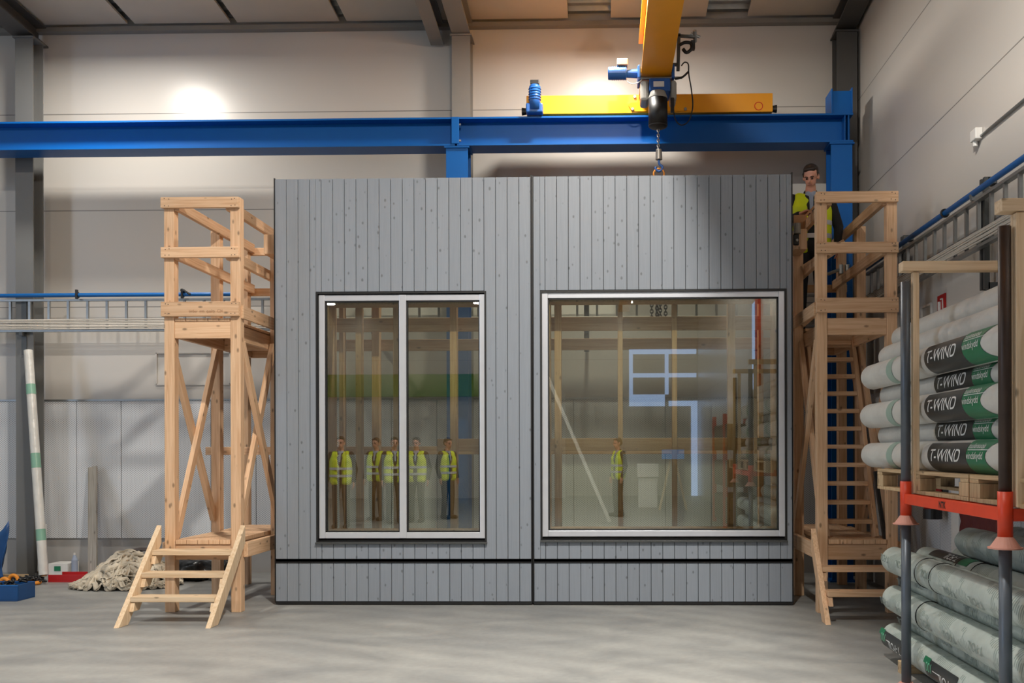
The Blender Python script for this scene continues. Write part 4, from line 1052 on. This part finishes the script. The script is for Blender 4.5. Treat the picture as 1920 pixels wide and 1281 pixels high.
for s in (-1, 1):
    bm = BM(); bm_bar(bm, (p.x+s*.05, p.y-.06, 1.3), (p.x+s*.34, p.y-.06, .0), .05, .04); wob('leg', bm, 'woodpale', t)
bm = BM(); q = mirrored(1215, 25); bm_box(bm, (q.x-.28, q.y-.4, .8), (q.x+.28, q.y, 1.15)); bm_box(bm, (q.x-.25, q.y-.35, 0), (q.x+.25, q.y-.05, .8)); tag(wob('white_cabinet', bm, 'white', None, .01), 'white cabinet mirrored left of the easel in the right window', 'cabinet')
a = P(1025, 700, 1); 
s = 1800/19.8
bm = BM(); bm_bar(bm, ((1024-1135)/s, 2*YP-19.8, 1.5+(845-700)/s), ((1143-1135)/s, 2*YP-19.8, .02), .07, .05, (0, 1, 0))
tag(wob('wrapped_pole', bm, 'film'), 'plastic wrapped leaning pole mirrored across the right window', 'pole')
t = thing('timber_rack', 'dark rack of stacked timber mirrored at the right side of the right window', 'rack', (2.6, 0.2, 0))
for yy in (-1.6, .2):
    for xx in (2.3, 2.95):
        bm = BM(); bm_box(bm, (xx-.04, yy-.04, 0), (xx+.04, yy+.04, 2.2)); wob('upright', bm, 'orange', t)
for z in (.1, .8, 1.5):
    bm = BM(); bm_box(bm, (2.3, -1.9, z), (2.98, .5, z+.5)); wob('timber_pack', bm, 'hoarding', t)
mbox('hall_partition', 560, 700, 905, 742, DF-2, .3, 'green', 'green banner beam mirrored in the left window', 'banner')
mbox('mezzanine', 560, 742, 1060, 1040, DF-1.5, .3, 'wall', 'pale low partition mirrored across both windows', 'partition')

# ------------------------------------------------------------------ rack with film rolls on the right
RX = 1.90                                # plane of the tubes that face the panels
RY0, RY1 = 1800*RX/(1877-1135), 1800*RX/(1694-1135)   # near and far tubes
def roll(name, label, cat, x, z, y0, y1, r, mat, seed, group, lump=.02, cap=.5, sag=0):
    t = thing(name, label, cat, (x, (y0+y1)/2, z-r), group)
    rng = random.Random(seed); bm = BM(); seg = 28; rings = []
    ph = [rng.uniform(0, 6.28) for _ in range(6)]
    L = y1-y0; st = []
    ce = r*cap
    for k in range(7):
        a = k/6*PI/2; st.append((y0+ce*(1-math.sin(a)) if False else y0+ce*(1-math.cos(a)), max(.12, math.sin(a))))
    st[0] = (y0, .12)
    ny = int(L/.12)
    for k in range(1, ny): st.append((y0+ce+(L-ce-r*.9)*k/ny, 1))
    ce2 = r*.9
    for k in range(7):
        a = (1-k/6)*PI/2; st.append((y1-ce2*(1-math.cos(a)), max(.15, math.sin(a)**.75)))
    for (yy, f) in st:
        ring = []
        for j in range(seg):
            a = 2*PI*j/seg
            n_ = noise.noise(Vector((math.cos(a)*1.6+seed*3.1, math.sin(a)*1.6, yy*2.2)))
            rr = r*f*(1+lump*n_*1.6+lump*.35*math.sin(yy*23+ph[0]+2*a))
            ring.append(bm.verts.new((x+rr*math.cos(a), yy, z+rr*math.sin(a))))
        rings.append(ring)
    for A, B in zip(rings[:-1], rings[1:]):
        for j in range(seg): bm.faces.new((A[j], A[(j+1) % seg], B[(j+1) % seg], B[j]))
    bm.faces.new(rings[0][::-1]); bm.faces.new(rings[-1])
    wob('wrapping', bm, mat, t, 0, True)
    return t
def patch(name, parent, x, z, r, ya, yb, a0, a1, mat, slant=0, thick=.0012, curve=0):
    """printed area on the left flank of a roll; angles from the -x direction towards +z"""
    bm = BM(); na, ny = 14, 12; g = []
    for i in range(na+1):
        a = a0+(a1-a0)*i/na; u = i/na
        rowv = []
        for j in range(ny+1):
            v = j/ny; yaa = ya+slant*(u-.5); ybb = yb+slant*(u-.5)+curve*math.sin(u*PI)
            y = yaa+(ybb-yaa)*v
            rowv.append(bm.verts.new((x-(r+thick)*math.cos(a), y, z+(r+thick)*math.sin(a))))
        g.append(rowv)
    for i in range(na):
        for j in range(ny): bm.faces.new((g[i][j], g[i][j+1], g[i+1][j+1], g[i+1][j]))
    return wob(name, bm, mat, parent, 0, True)
def wraptext(name, parent, body, size, x, z, r, ystart, ang, mat, flip=False, shear=.2, sx=1.0, bold=0, thick=.0025):
    bm = text_mesh(body, size, shear, 0, bold)
    if not bm.verts: bm.free(); return
    for v in bm.verts: v.co.x *= sx
    ys = [v.co.y for v in bm.verts]; lo, hi = min(ys), max(ys); k = 8
    for i in range(1, k):
        yy = lo+(hi-lo)*i/k
        bmesh.ops.bisect_plane(bm, geom=bm.verts[:]+bm.edges[:]+bm.faces[:], plane_co=(0, yy, 0), plane_no=(0, 1, 0))
    for v in bm.verts:
        u, w_ = v.co.x, v.co.y
        if flip: u = -u; w_ = -w_
        a = ang+w_/r
        v.co = Vector((x-(r+thick)*math.cos(a), ystart-u, z+(r+thick)*math.sin(a)))
    return wob(name, bm, mat, parent)
R1 = .095
UX = 1.99+R1; DX = .24; DZ = .151; UZ = 1.365+R1
yA, yB_ = 4.1, 7.60
def upper(row, colm, z, x, vis):
    names = ['bottom', 'second', 'third', 'fourth', 'fifth', 'sixth', 'seventh']
    lab = 'white wrapped membrane roll in the upper stack, %s layer, %s' % (names[row], ['outermost beside the tubes', 'second from the tubes', 'third from the tubes', 'nearest the wall'][colm])
    ye = yB_ + (-.05 if row % 2 else 0) + random.uniform(-.04, .03)
    r = R1 if row % 2 == 0 else R1-.004
    t = roll('membrane_roll', lab, 'roll', x, z, yA+.3*random.random(), ye, r, 'film', row*7+colm, 'membrane rolls on the upper pallet', .018)
    if not vis: return t
    off = .0 if row % 2 == 0 else .11
    q = random.uniform(-.08, .08)
    Y1 = 6.05+off+q; Y2 = 5.42+off+q; Y3 = 5.0+off+q; rr = r*1.012
    patch('back_band', t, x, z, rr, 6.85+off*.5, 6.72+off*.5, -1.45, 1.5, 'bandgreen')
    patch('black_label', t, x, z, rr, Y1, Y2, -1.35, .95, 'labelblack', .05)
    patch('green_label', t, x, z, rr, Y2, Y3, -1.35, 1.25, 'labelgreen', .05, .0012, .16)
    wraptext('printed_name', t, 'T-WIND', .104, x, z, rr, Y1-.02, -.30, 'print', False, .3, 1.3, .0005)
    wraptext('printed_line', t, 'tuulensuoja', .05, x, z, rr, Y2-.0, .50, 'print', False, .1, 1.0)
    wraptext('printed_line', t, 'vindskydd', .055, x, z, rr, Y2-.0, -.12, 'print', False, .1, 1.05)
    patch('printed_rule', t, x, z, rr, Y2-.01, Y3+.1, .38, .42, 'print', 0, .0025)
    return t
for row in range(7):
    for c in range(4):
        if row == 5 and c < 0: continue
        if row == 6 and c < 1: continue
        x = UX + c*DX + (DX/2 if row % 2 else 0); z = UZ+row*DZ
        if x+R1 > XR-.09: continue
        upper(row, c, z, x, (row < 5 and c == 0))
# pallets under the upper stack
def pallet(label, x0, x1, y0, y1, z):
    t = thing('pallet', label, 'pallet', ((x0+x1)/2, (y0+y1)/2, z), 'pale wooden pallets on the orange frame')
    n = 8; ww = (y1-y0)/n
    bm = BM()
    for i in range(4):
        a = x0+(x1-x0-.12)*i/3; timber('top_board', (a+.06, y0, z+.133), (a+.06, y1, z+.133), .12, .021, t, 'woodpal', None, .002)
    for yy in (y0, (y0+y1)/2-.06, y1-.12): timber('cross_board', (x0, yy+.06, z+.111), (x1, yy+.06, z+.111), .12, .021, t, 'woodpal', None, .002)
    for xx in (x0, (x0+x1)/2-.05, x1-.1):
        for yy in (y0, (y0+y1)/2-.07, y1-.14):
            box('block', (xx, yy, z+.022), (xx+.1, yy+.14, z+.0995), 'woodpal', t, .003)
        box('bottom_board', (xx, y0, z), (xx+.1, y1, z+.0215), 'woodpal', t, .002)
    return t
ZBAR = 1.225
pallet('wooden pallet on the orange frame under the far half of the white rolls', 1.955, 2.86, 5.22, 6.95, ZBAR-.004)
pallet('wooden pallet on the orange frame under the near half of the white rolls', 1.955, 2.86, 3.5, 5.20, ZBAR-.004)
# stacking frame
t = thing('stacking_frame', 'orange steel stacking frame with grey corner tubes around the rolls', 'stacking frame', (2.4, (RY0+RY1)/2, .8))
RX2 = 2.93
r = .03
for x in (RX, RX2):
    for y, mat in ((RY1, 'pipegrey'), (RY0, 'rust')):
        bm = BM(); bm_cyl(bm, (x, y, ZBAR+.07), (x, y, 2.56), r, r, 20); wob('corner_tube', bm, mat, t, 0, True)
        bm = BM(); bm_cyl(bm, (x, y, ZBAR-.14), (x, y, ZBAR+.075), r+.005, r+.005, 20); wob('sleeve', bm, 'orange', t, 0, True)
        bm = BM(); bm_cyl(bm, (x, y, ZBAR-.19), (x, y, ZBAR-.14), .07, .036, 24); bm_cyl(bm, (x, y, ZBAR-.197), (x, y, ZBAR-.19), .08, .08, 24); wob('foot_cone', bm, 'cone', t)
for x in (RX, RX2):
    bm = BM(); bm_box(bm, (x-.02, RY0+r, ZBAR-.066), (x+.02, RY1-r, ZBAR-.004)); wob('long_bar', bm, 'orange', t, .003)
for y in (RY0, RY1):
    bm = BM(); bm_box(bm, (RX+r, y-.02, ZBAR-.066), (RX2-r, y+.02, ZBAR-.006)); wob('cross_bar', bm, 'orange', t, .003)
bm = text_mesh('NTK', .052, 0, 0, .0015)
for v in bm.verts: v.co = Vector((RX-.0212, (5.46)-v.co.x*1.0, ZBAR-.052+v.co.y))
wob('stencil', bm, 'printblack', t)
t = thing('stacking_frame', 'lower stacking frame of grey tubes standing on the floor around the grey green rolls', 'stacking frame', (2.4, (RY0+RY1)/2, 0))
for x in (RX, RX2):
    for y in (RY0, RY1):
        bm = BM(); bm_cyl(bm, (x, y, .03), (x, y, ZBAR-.197), r, r, 20); wob('corner_tube', bm, 'pipegrey', t, 0, True)
        bm = BM(); bm_cyl(bm, (x, y, 0), (x, y, .03), .07, .04, 20); wob('foot_plate', bm, 'cone', t)
# timber goal posts tied to the tubes
for y, lab in ((RY1-.0, 'pale timber goal post beside the far tubes'), (RY0-.0, 'pale timber goal post beside the near dark tube')):
    t = thing('timber_goal_post', lab, 'timber frame', (2.4, y, 0))
    zz = 2.62; x = RX+.057; ww = .045 if y > 5 else .07
    yy = y+.0
    timber('upright', (x+.004, yy, ZBAR+.0), (x+.004, yy, zz), .04, ww, t, 'woodpale')
    timber('upright', (RX2-.055, yy, ZBAR+.0), (RX2-.055, yy, zz), .04, ww, t, 'woodpale')
    timber('crossbar', (RX-.03, yy, zz+.035), (RX2, yy, zz+.035), .09, .06, t, 'woodpale')
# lower grey green rolls
R2 = .095; LX = 1.985+R2-.0; LDX = .245; LDZ = .137; LZ = .062+R2
lrow = ['bottom', 'second', 'third', 'fourth', 'fifth']
for row in range(5):
    for c in range(4):
        x = LX+c*LDX+(LDX/2 if row % 2 else 0); z = LZ+row*LDZ
        if x+R2 > XR-.1: continue
        lab = 'grey green wrapped roll in the lower stack, %s layer, %s' % (lrow[row], ['outermost beside the tubes', 'second from the tubes', 'third from the tubes', 'nearest the wall'][c])
        t = roll('foil_roll', lab, 'roll', x, z, 4.0+.2*random.random(), 7.05-(.12 if row % 2 else 0)+random.uniform(-.04, .02), R2 if row % 2 == 0 else R2-.003, 'filmgreen', 100+row*7+c, 'foil rolls in the lower frame', .03)
        if c == 0 or row == 4:
            for yy in ((6.1,) if row == 2 else (6.02, 5.75) if row == 4 else ()):
                bm = BM(); bm_torus(bm, (x, yy+.05*row, z), R2*1.015, .0035, 'Y', 28, 6); wob('tie', bm, 'printblack', t)
        rr = R2*1.02
        if c == 0 and row == 0:
            for (ys, yl) in ((6.50, 6.98), (5.48, 6.02)):
                patch('black_label', t, x, z, rr, ys, yl, -.75, .55, 'labelblack')
                patch('green_corner', t, x, z, rr, yl-.08, yl+.03, .18, .62, 'labelgreen', 0, .0018)
                wraptext('printed_name', t, 'T-FOIL', .085, x, z, rr, ys+.02, .02, 'print', True, .15, 1.15, .0005)
                wraptext('printed_number', t, '100', .085, x, z, rr, yl-.13, .32, 'printgreen', True, .0, .9)
                patch('printed_rule', t, x, z, rr, yl-.24, yl-.14, -.05, 0, 'print', 0, .0025)
        elif c == 0:
            for yy in (6.78, 6.42, 5.9, 5.5, 5.1):
                wraptext('printed_name', t, 'T-FOIL', .07, x, z, rr, yy, random.uniform(-.1, .5), 'printfade', True, .1, 1.0)
        if row == 4 and c in (1, 2):
            patch('black_label', t, x, z, rr, 6.2, 6.75, .7, 1.7, 'labelblack')
            patch('green_corner', t, x, z, rr, 6.05, 6.2, .7, 1.7, 'labelgreen')
            wraptext('printed_name', t, 'T-FOIL', .08, x, z, rr, 6.25, 1.35, 'print', True, .1, 1.0)
for i, (x, z, y1, rad) in enumerate(((2.46, .875, 6.62, .10), (2.70, .88, 6.5, .11), (2.585, 1.045, 5.6, .085))):
    roll('foil_roll', ['large grey green roll lying loose on top of the lower stack', 'large grey green roll on top of the lower stack against the wall', 'short grey green roll topmost on the lower stack'][i], 'roll', x, z, 4.0, y1, rad, 'filmgreen', 300+i, 'foil rolls in the lower frame', .05)
for yy, wh in ((4.3, 'nearest the viewer'), (5.0, 'second nearest'), (5.75, 'beside the far tube'), (6.5, 'farthest')):
    t = timber('bearer', (1.97, yy, .03), (2.9, yy, .03), .1, .058, None, 'woodpal', up=(0, 1, 0)); tag(t, 'rough timber bearer on the floor under the lower rolls, %s' % wh, 'timber bearer', 'bearers under the lower rolls')
# red sheet and clear bag strings behind the orange bar
bm = BM(); nx = 24
g = [[bm.verts.new((2.985+.010*math.sin(i*1.3)+.008*math.sin(j*2+i), 8.15-i*.035, .70+j*.05)) for i in range(nx)] for j in range(11)]
for j in range(10):
    for i in range(nx-1): bm.faces.new((g[j][i], g[j][i+1], g[j+1][i+1], g[j+1][i]))
o = tag(wob('red_tarpaulin', bm, 'darkred', None, 0, True), 'dark red tarpaulin hanging behind the orange bar above the lower rolls', 'tarpaulin')
sd = o.modifiers.new('s', 'SOLIDIFY'); sd.thickness = .004
# black bar leaning in the right tower
timber('leaning_bar', P(1659, 1012, 8.95), P(1641, 884, 9.02), .03, .05, None, 'black', bevel=.002)
tag([o for o in SC.objects if o.name == 'leaning_bar'][0], 'black bar leaning inside the right tower beside the stair', 'bar')

# ------------------------------------------------------------------ left corner clutter
def tall_roll(label, a, b, r, bands, mat='film'):
    a = Vector(a); b = Vector(b); t = thing('leaning_roll', label, 'roll', a)
    bm = BM(); bm_cyl(bm, a, b, r, r*.95, 24); wob('wrapping', bm, mat, t, .004, False)
    for f0, f1, m_ in bands:
        bm = BM(); bm_cyl(bm, a.lerp(b, f0), a.lerp(b, f1), r*1.01, r*1.0, 24); wob('band', bm, m_, t)
    bm = BM(); d = (b-a).normalized(); bm_cyl(bm, a-d*.015, a+d*.001, r*.6, r*.6, 16); wob('core', bm, 'card', t)
    return t
a = P(82, 1088, 11.0); a.z = .07; b = P(53, 657, 11.28)
tall_roll('tall white roll with green bands leaning on the left grey column', a, b, .052, ((.15, .2, 'bandgreen2'), (.47, .535, 'bandgreen2'), (.80, .845, 'bandgreen2')))
a = Vector((-6.80, 11.42, .06)); b = Vector((-6.825, 11.5, .62))
tall_roll('short white roll with a dark band standing behind the tall roll', a, b, .045, ((.45, .62, 'bandgreen'),))
a = P(174, 1085, 11.15); b = P(174, 876, 11.68); a.z = .012
o = timber('dirty_plank', a, b, .105, .035, None, 'woodold'); tag(o, 'dirty grey plank leaning on the perforated back wall', 'plank')
# red channel, white carton, bottle
p0, p1 = P(90, 1094, 10.9), P(166, 1094, 10.9)
bm = BM(); bm_box(bm, (p0.x, 10.9, .0), (p1.x, 11.2, .012)); bm_box(bm, (p0.x, 10.9, .012), (p1.x, 10.915, .085)); bm_box(bm, (p0.x, 11.185, .012), (p1.x, 11.2, .085)); tag(wob('red_tray', bm, 'red', None, .002), 'low red steel tray on the floor at the back wall', 'tray')
p0, p1 = P(95, 1080, 11.5), P(131, 1056, 11.5)
t = thing('carton', 'white carton with a small dark green label standing against the back wall', 'box', (p0.x, 11.5, 0))
box('carton_body', (p0.x, 11.45, .0), (p1.x, 11.7, p1.z), 'white', t, .004)
box('carton_label', (P(99, 0, 11.45).x, 11.446, ZP(1071, 11.45, 105)), (P(111, 0, 11.45).x, 11.4495, ZP(1062, 11.45, 105)), 'labelgreen', t, 0)
t = thing('bottle', 'clear blue tinted bottle beside the white carton', 'bottle', P(140, 1085, 11.4))
q = P(140, 1080, 11.4); bm = BM(); bm_cyl(bm, (q.x, 11.4, .0), (q.x, 11.4, .2), .035, .035, 16); bm_cyl(bm, (q.x, 11.4, .2), (q.x, 11.4, .26), .035, .013, 16); wob('bottle_body', bm, 'shirt', t)
bm = BM(); bm_cyl(bm, (q.x, 11.4, .26), (q.x, 11.4, .285), .014, .014, 12); wob('cap', bm, 'white', t)
# pile of webbing
def mound(u, v): return max(0, 1-u*u-v*v)**.7
c0 = P(222, 1090, 10.55)
bm = BM(); rng = random.Random(4)
for s_ in range(150):
    a = rng.uniform(0, 2*PI); r0_ = math.sqrt(rng.random()); u, v = r0_*math.cos(a), r0_*math.sin(a); ang = rng.uniform(0, 2*PI); n_ = rng.randint(14, 30); pts = []
    lay = rng.uniform(.55, 1.0)
    for k in range(n_):
        ang += rng.gauss(0, .35); u += math.cos(ang)*.05; v += math.sin(ang)*.07
        if u*u+v*v > 1: ang += 1.2; u *= .95; v *= .95
        h = mound(u, v)*(.37 if u > -.1 else .37*max(.12, (1+u)/.9))*lay + rng.uniform(-.01, .015)
        pts.append(Vector((c0.x+u*.60+.06, 10.6+v*.42, max(.012, h+.012))))
    pts = smooth(pts, 2); wd = .027; prev = None; tw = rng.uniform(0, 3)
    for i, p in enumerate(pts):
        d = (pts[min(i+1, len(pts)-1)]-pts[max(i-1, 0)]); d = d.normalized() if d.length > 1e-6 else Vector((1, 0, 0))
        side = d.cross(Vector((0, 0, 1))); side = side.normalized() if side.length > 1e-4 else Vector((1, 0, 0))
        tt = tw+.9*math.sin(i*.2+tw); sd = side*math.cos(tt)+d.cross(side)*math.sin(tt)
        cur = [bm.verts.new(p+sd*wd+Vector((0, 0, .0))), bm.verts.new(p-sd*wd)]
        for q in cur: q.co.z = max(q.co.z, .004)
        if prev: bm.faces.new((prev[0], prev[1], cur[1], cur[0]))
        prev = cur
o = tag(wob('webbing_pile', bm, 'strap', None, 0, True), 'big heap of tangled dirty cream webbing on the floor behind the left steps', 'webbing', None, 'stuff')
sd = o.modifiers.new('s', 'SOLIDIFY'); sd.thickness = .004
bm = BM(); q = P(248, 1069, 10.35); bm_box(bm, q-Vector((.028, .01, .01)), q+Vector((.028, .02, .012))); tag(wob('blue_tag', bm, 'blue', None, .004), 'small blue tag on the heap of webbing', 'tag')
bm = BM(); q = P(192, 1070, 11.2); bm_box(bm, (q.x-.06, 11.15, 0), (q.x+.06, 11.3, .12)); tag(wob('green_box', bm, 'green', None, .01), 'small green box behind the heap of webbing', 'box')
q = P(265, 1030, 11.3); bm = BM(); bm_box(bm, (q.x-.12, 11.2, q.z-.012), (q.x+.10, 11.5, q.z)); bm_box(bm, (q.x-.03, 11.3, 0), (q.x, 11.33, q.z-.012)); bm_box(bm, (q.x-.1, 11.25, 0), (q.x+.05, 11.4, .01)); tag(wob('metal_stand', bm, 'rust', None, .002), 'rusty flat topped stand behind the heap of webbing', 'stand')
# black bags behind the left tower
def bag(x, y, sx, sy, sz, label, seed):
    bm = BM(); vv = bm_sph(bm, (0, 0, 0), 1, 32)
    for v in vv:
        n_ = noise.noise(v.co*1.7+Vector((seed, 0, 0)))*.3+noise.noise(v.co*5+Vector((seed, 3, 0)))*.12
        v.co = v.co*(1+n_); v.co = Vector((x+v.co.x*sx, y+v.co.y*sy, max(0.0, sz*.45+v.co.z*sz*.6)))
    return tag(wob('rubbish_bag', bm, 'bag', None, 0, True), label, 'bag')
q = P(350, 1100, 10.9); bag(q.x, 11.1, .26, .2, .24, 'black plastic bag lying behind the steps of the left tower', 2)
q = P(385, 1100, 11); bag(q.x+.10, 11.25, .10, .1, .25, 'small dark bag beside the larger black bag', 5)
q = P(303, 1100, 10.8); bag(q.x+.06, 11.15, .09, .1, .12, 'small black bag between the heap of webbing and the left tower', 9)
# blue crate with lashing gear
q0 = P(33, 1130, 9.5)
t = thing('crate', 'blue plastic crate full of lashing gear at the left edge', 'crate', (q0.x-.2, 9.7, 0))
x1 = q0.x; x0 = x1-.45
bm = BM(); zt_ = .165
for lo, hi in (((x0, 9.5, 0), (x1, 9.8, .01)), ((x0, 9.5, .01), (x1, 9.512, zt_)), ((x0, 9.788, .01), (x1, 9.8, zt_)), ((x0, 9.512, .01), (x0+.012, 9.788, zt_)), ((x1-.012, 9.512, .01), (x1, 9.788, zt_))): bm_box(bm, lo, hi)
wob('crate_body', bm, 'tarp', t, .004)
bm = BM(); bm_box(bm, (x0-.004, 9.494, zt_-.012), (x1+.004, 9.499, zt_+.0)); wob('crate_rim', bm, 'pipe', t)
bm = BM(); rng = random.Random(9)
for k in range(16):
    c = Vector((rng.uniform(x0+.06, x1-.06), rng.uniform(9.57, 9.73), rng.uniform(.1, .2)))
    bm_tube(bm, smooth([c+Vector((rng.uniform(-.05, .05), rng.uniform(-.03, .03), rng.uniform(-.03, .02))) for _ in range(5)], 4), .011, 6)
tag(wob('lashing_gear', bm, 'black', None, 0, True), 'black tangled lashing gear in the blue crate', 'straps', None, 'stuff')
for i, (px, py, Y, R__, ax) in enumerate(((25, 1084, 10.6, .05, 'Y'), (48, 1093, 10.5, .045, 'Z'), (66, 1087, 10.7, .045, 'Z'), (8, 1085, 10.4, .045, 'Y'))):
    q = P(px, py, Y); zc = R__+.02 if ax == 'Y' else .024
    bm = BM(); bm_torus(bm, (q.x, Y, zc), R__, .02, ax, 24, 8)
    tag(wob('strap_roll', bm, 'orangering', None, 0, True), ['round orange strap roll standing upright left of the tall roll', 'orange strap roll lying flat nearest the tall white roll foot', 'orange strap roll lying flat behind the tall white roll foot', 'orange strap roll standing at the left edge above the blue crate'][i], 'strap roll')
bm = BM()
for k in range(14):
    c = P(rng.uniform(5, 70), 1092, rng.uniform(10.6, 10.95)); c.z = .02
    bm_tube(bm, smooth([c+Vector((rng.uniform(-.12, .12), rng.uniform(-.08, .08), rng.uniform(0, .06))) for _ in range(6)], 4), .010, 6)
tag(wob('strap_tangle', bm, 'bag', None, 0, True), 'dark tangle of straps and cables at the foot of the left column', 'straps', None, 'stuff')
q = P(33, 1076, 11.25); o = timber('floor_batten', (q.x-.16, 11.22, .045), (q.x+.14, 11.22, .045), .05, .05, None, 'woodpal'); o.location.z = .15; o.location.z = .0251
tag(o, 'short pale batten lying at the foot of the left column', 'batten')
# blue tarpaulin hanging at the far left
bm = BM(); q = P(2, 970, 11.0); g = []
for j in range(12):
    v = j/11; rowv = []
    for i in range(14):
        u = i/13; xx = q.x-.45+u*(.45+.02)-.0; top = .95-.28*(1-u)*(1-u)+.12*u*u
        hgt = (.69*u**2.2+.12) if False else (.25+.44*u**3)
        z = .005+hgt*(1-v)*1.0
        rowv.append(bm.verts.new((xx+.02*math.sin(v*6+i), 11.05+.05*math.sin(i*1.1+v*4), z)))
    g.append(rowv)
for j in range(11):
    for i in range(13): bm.faces.new((g[j][i], g[j][i+1], g[j+1][i+1], g[j+1][i]))
o = tag(wob('blue_tarpaulin', bm, 'tarp', None, 0, True), 'blue tarpaulin heap at the left edge beside the grey column', 'tarpaulin'); sd = o.modifiers.new('s', 'SOLIDIFY'); sd.thickness = .006
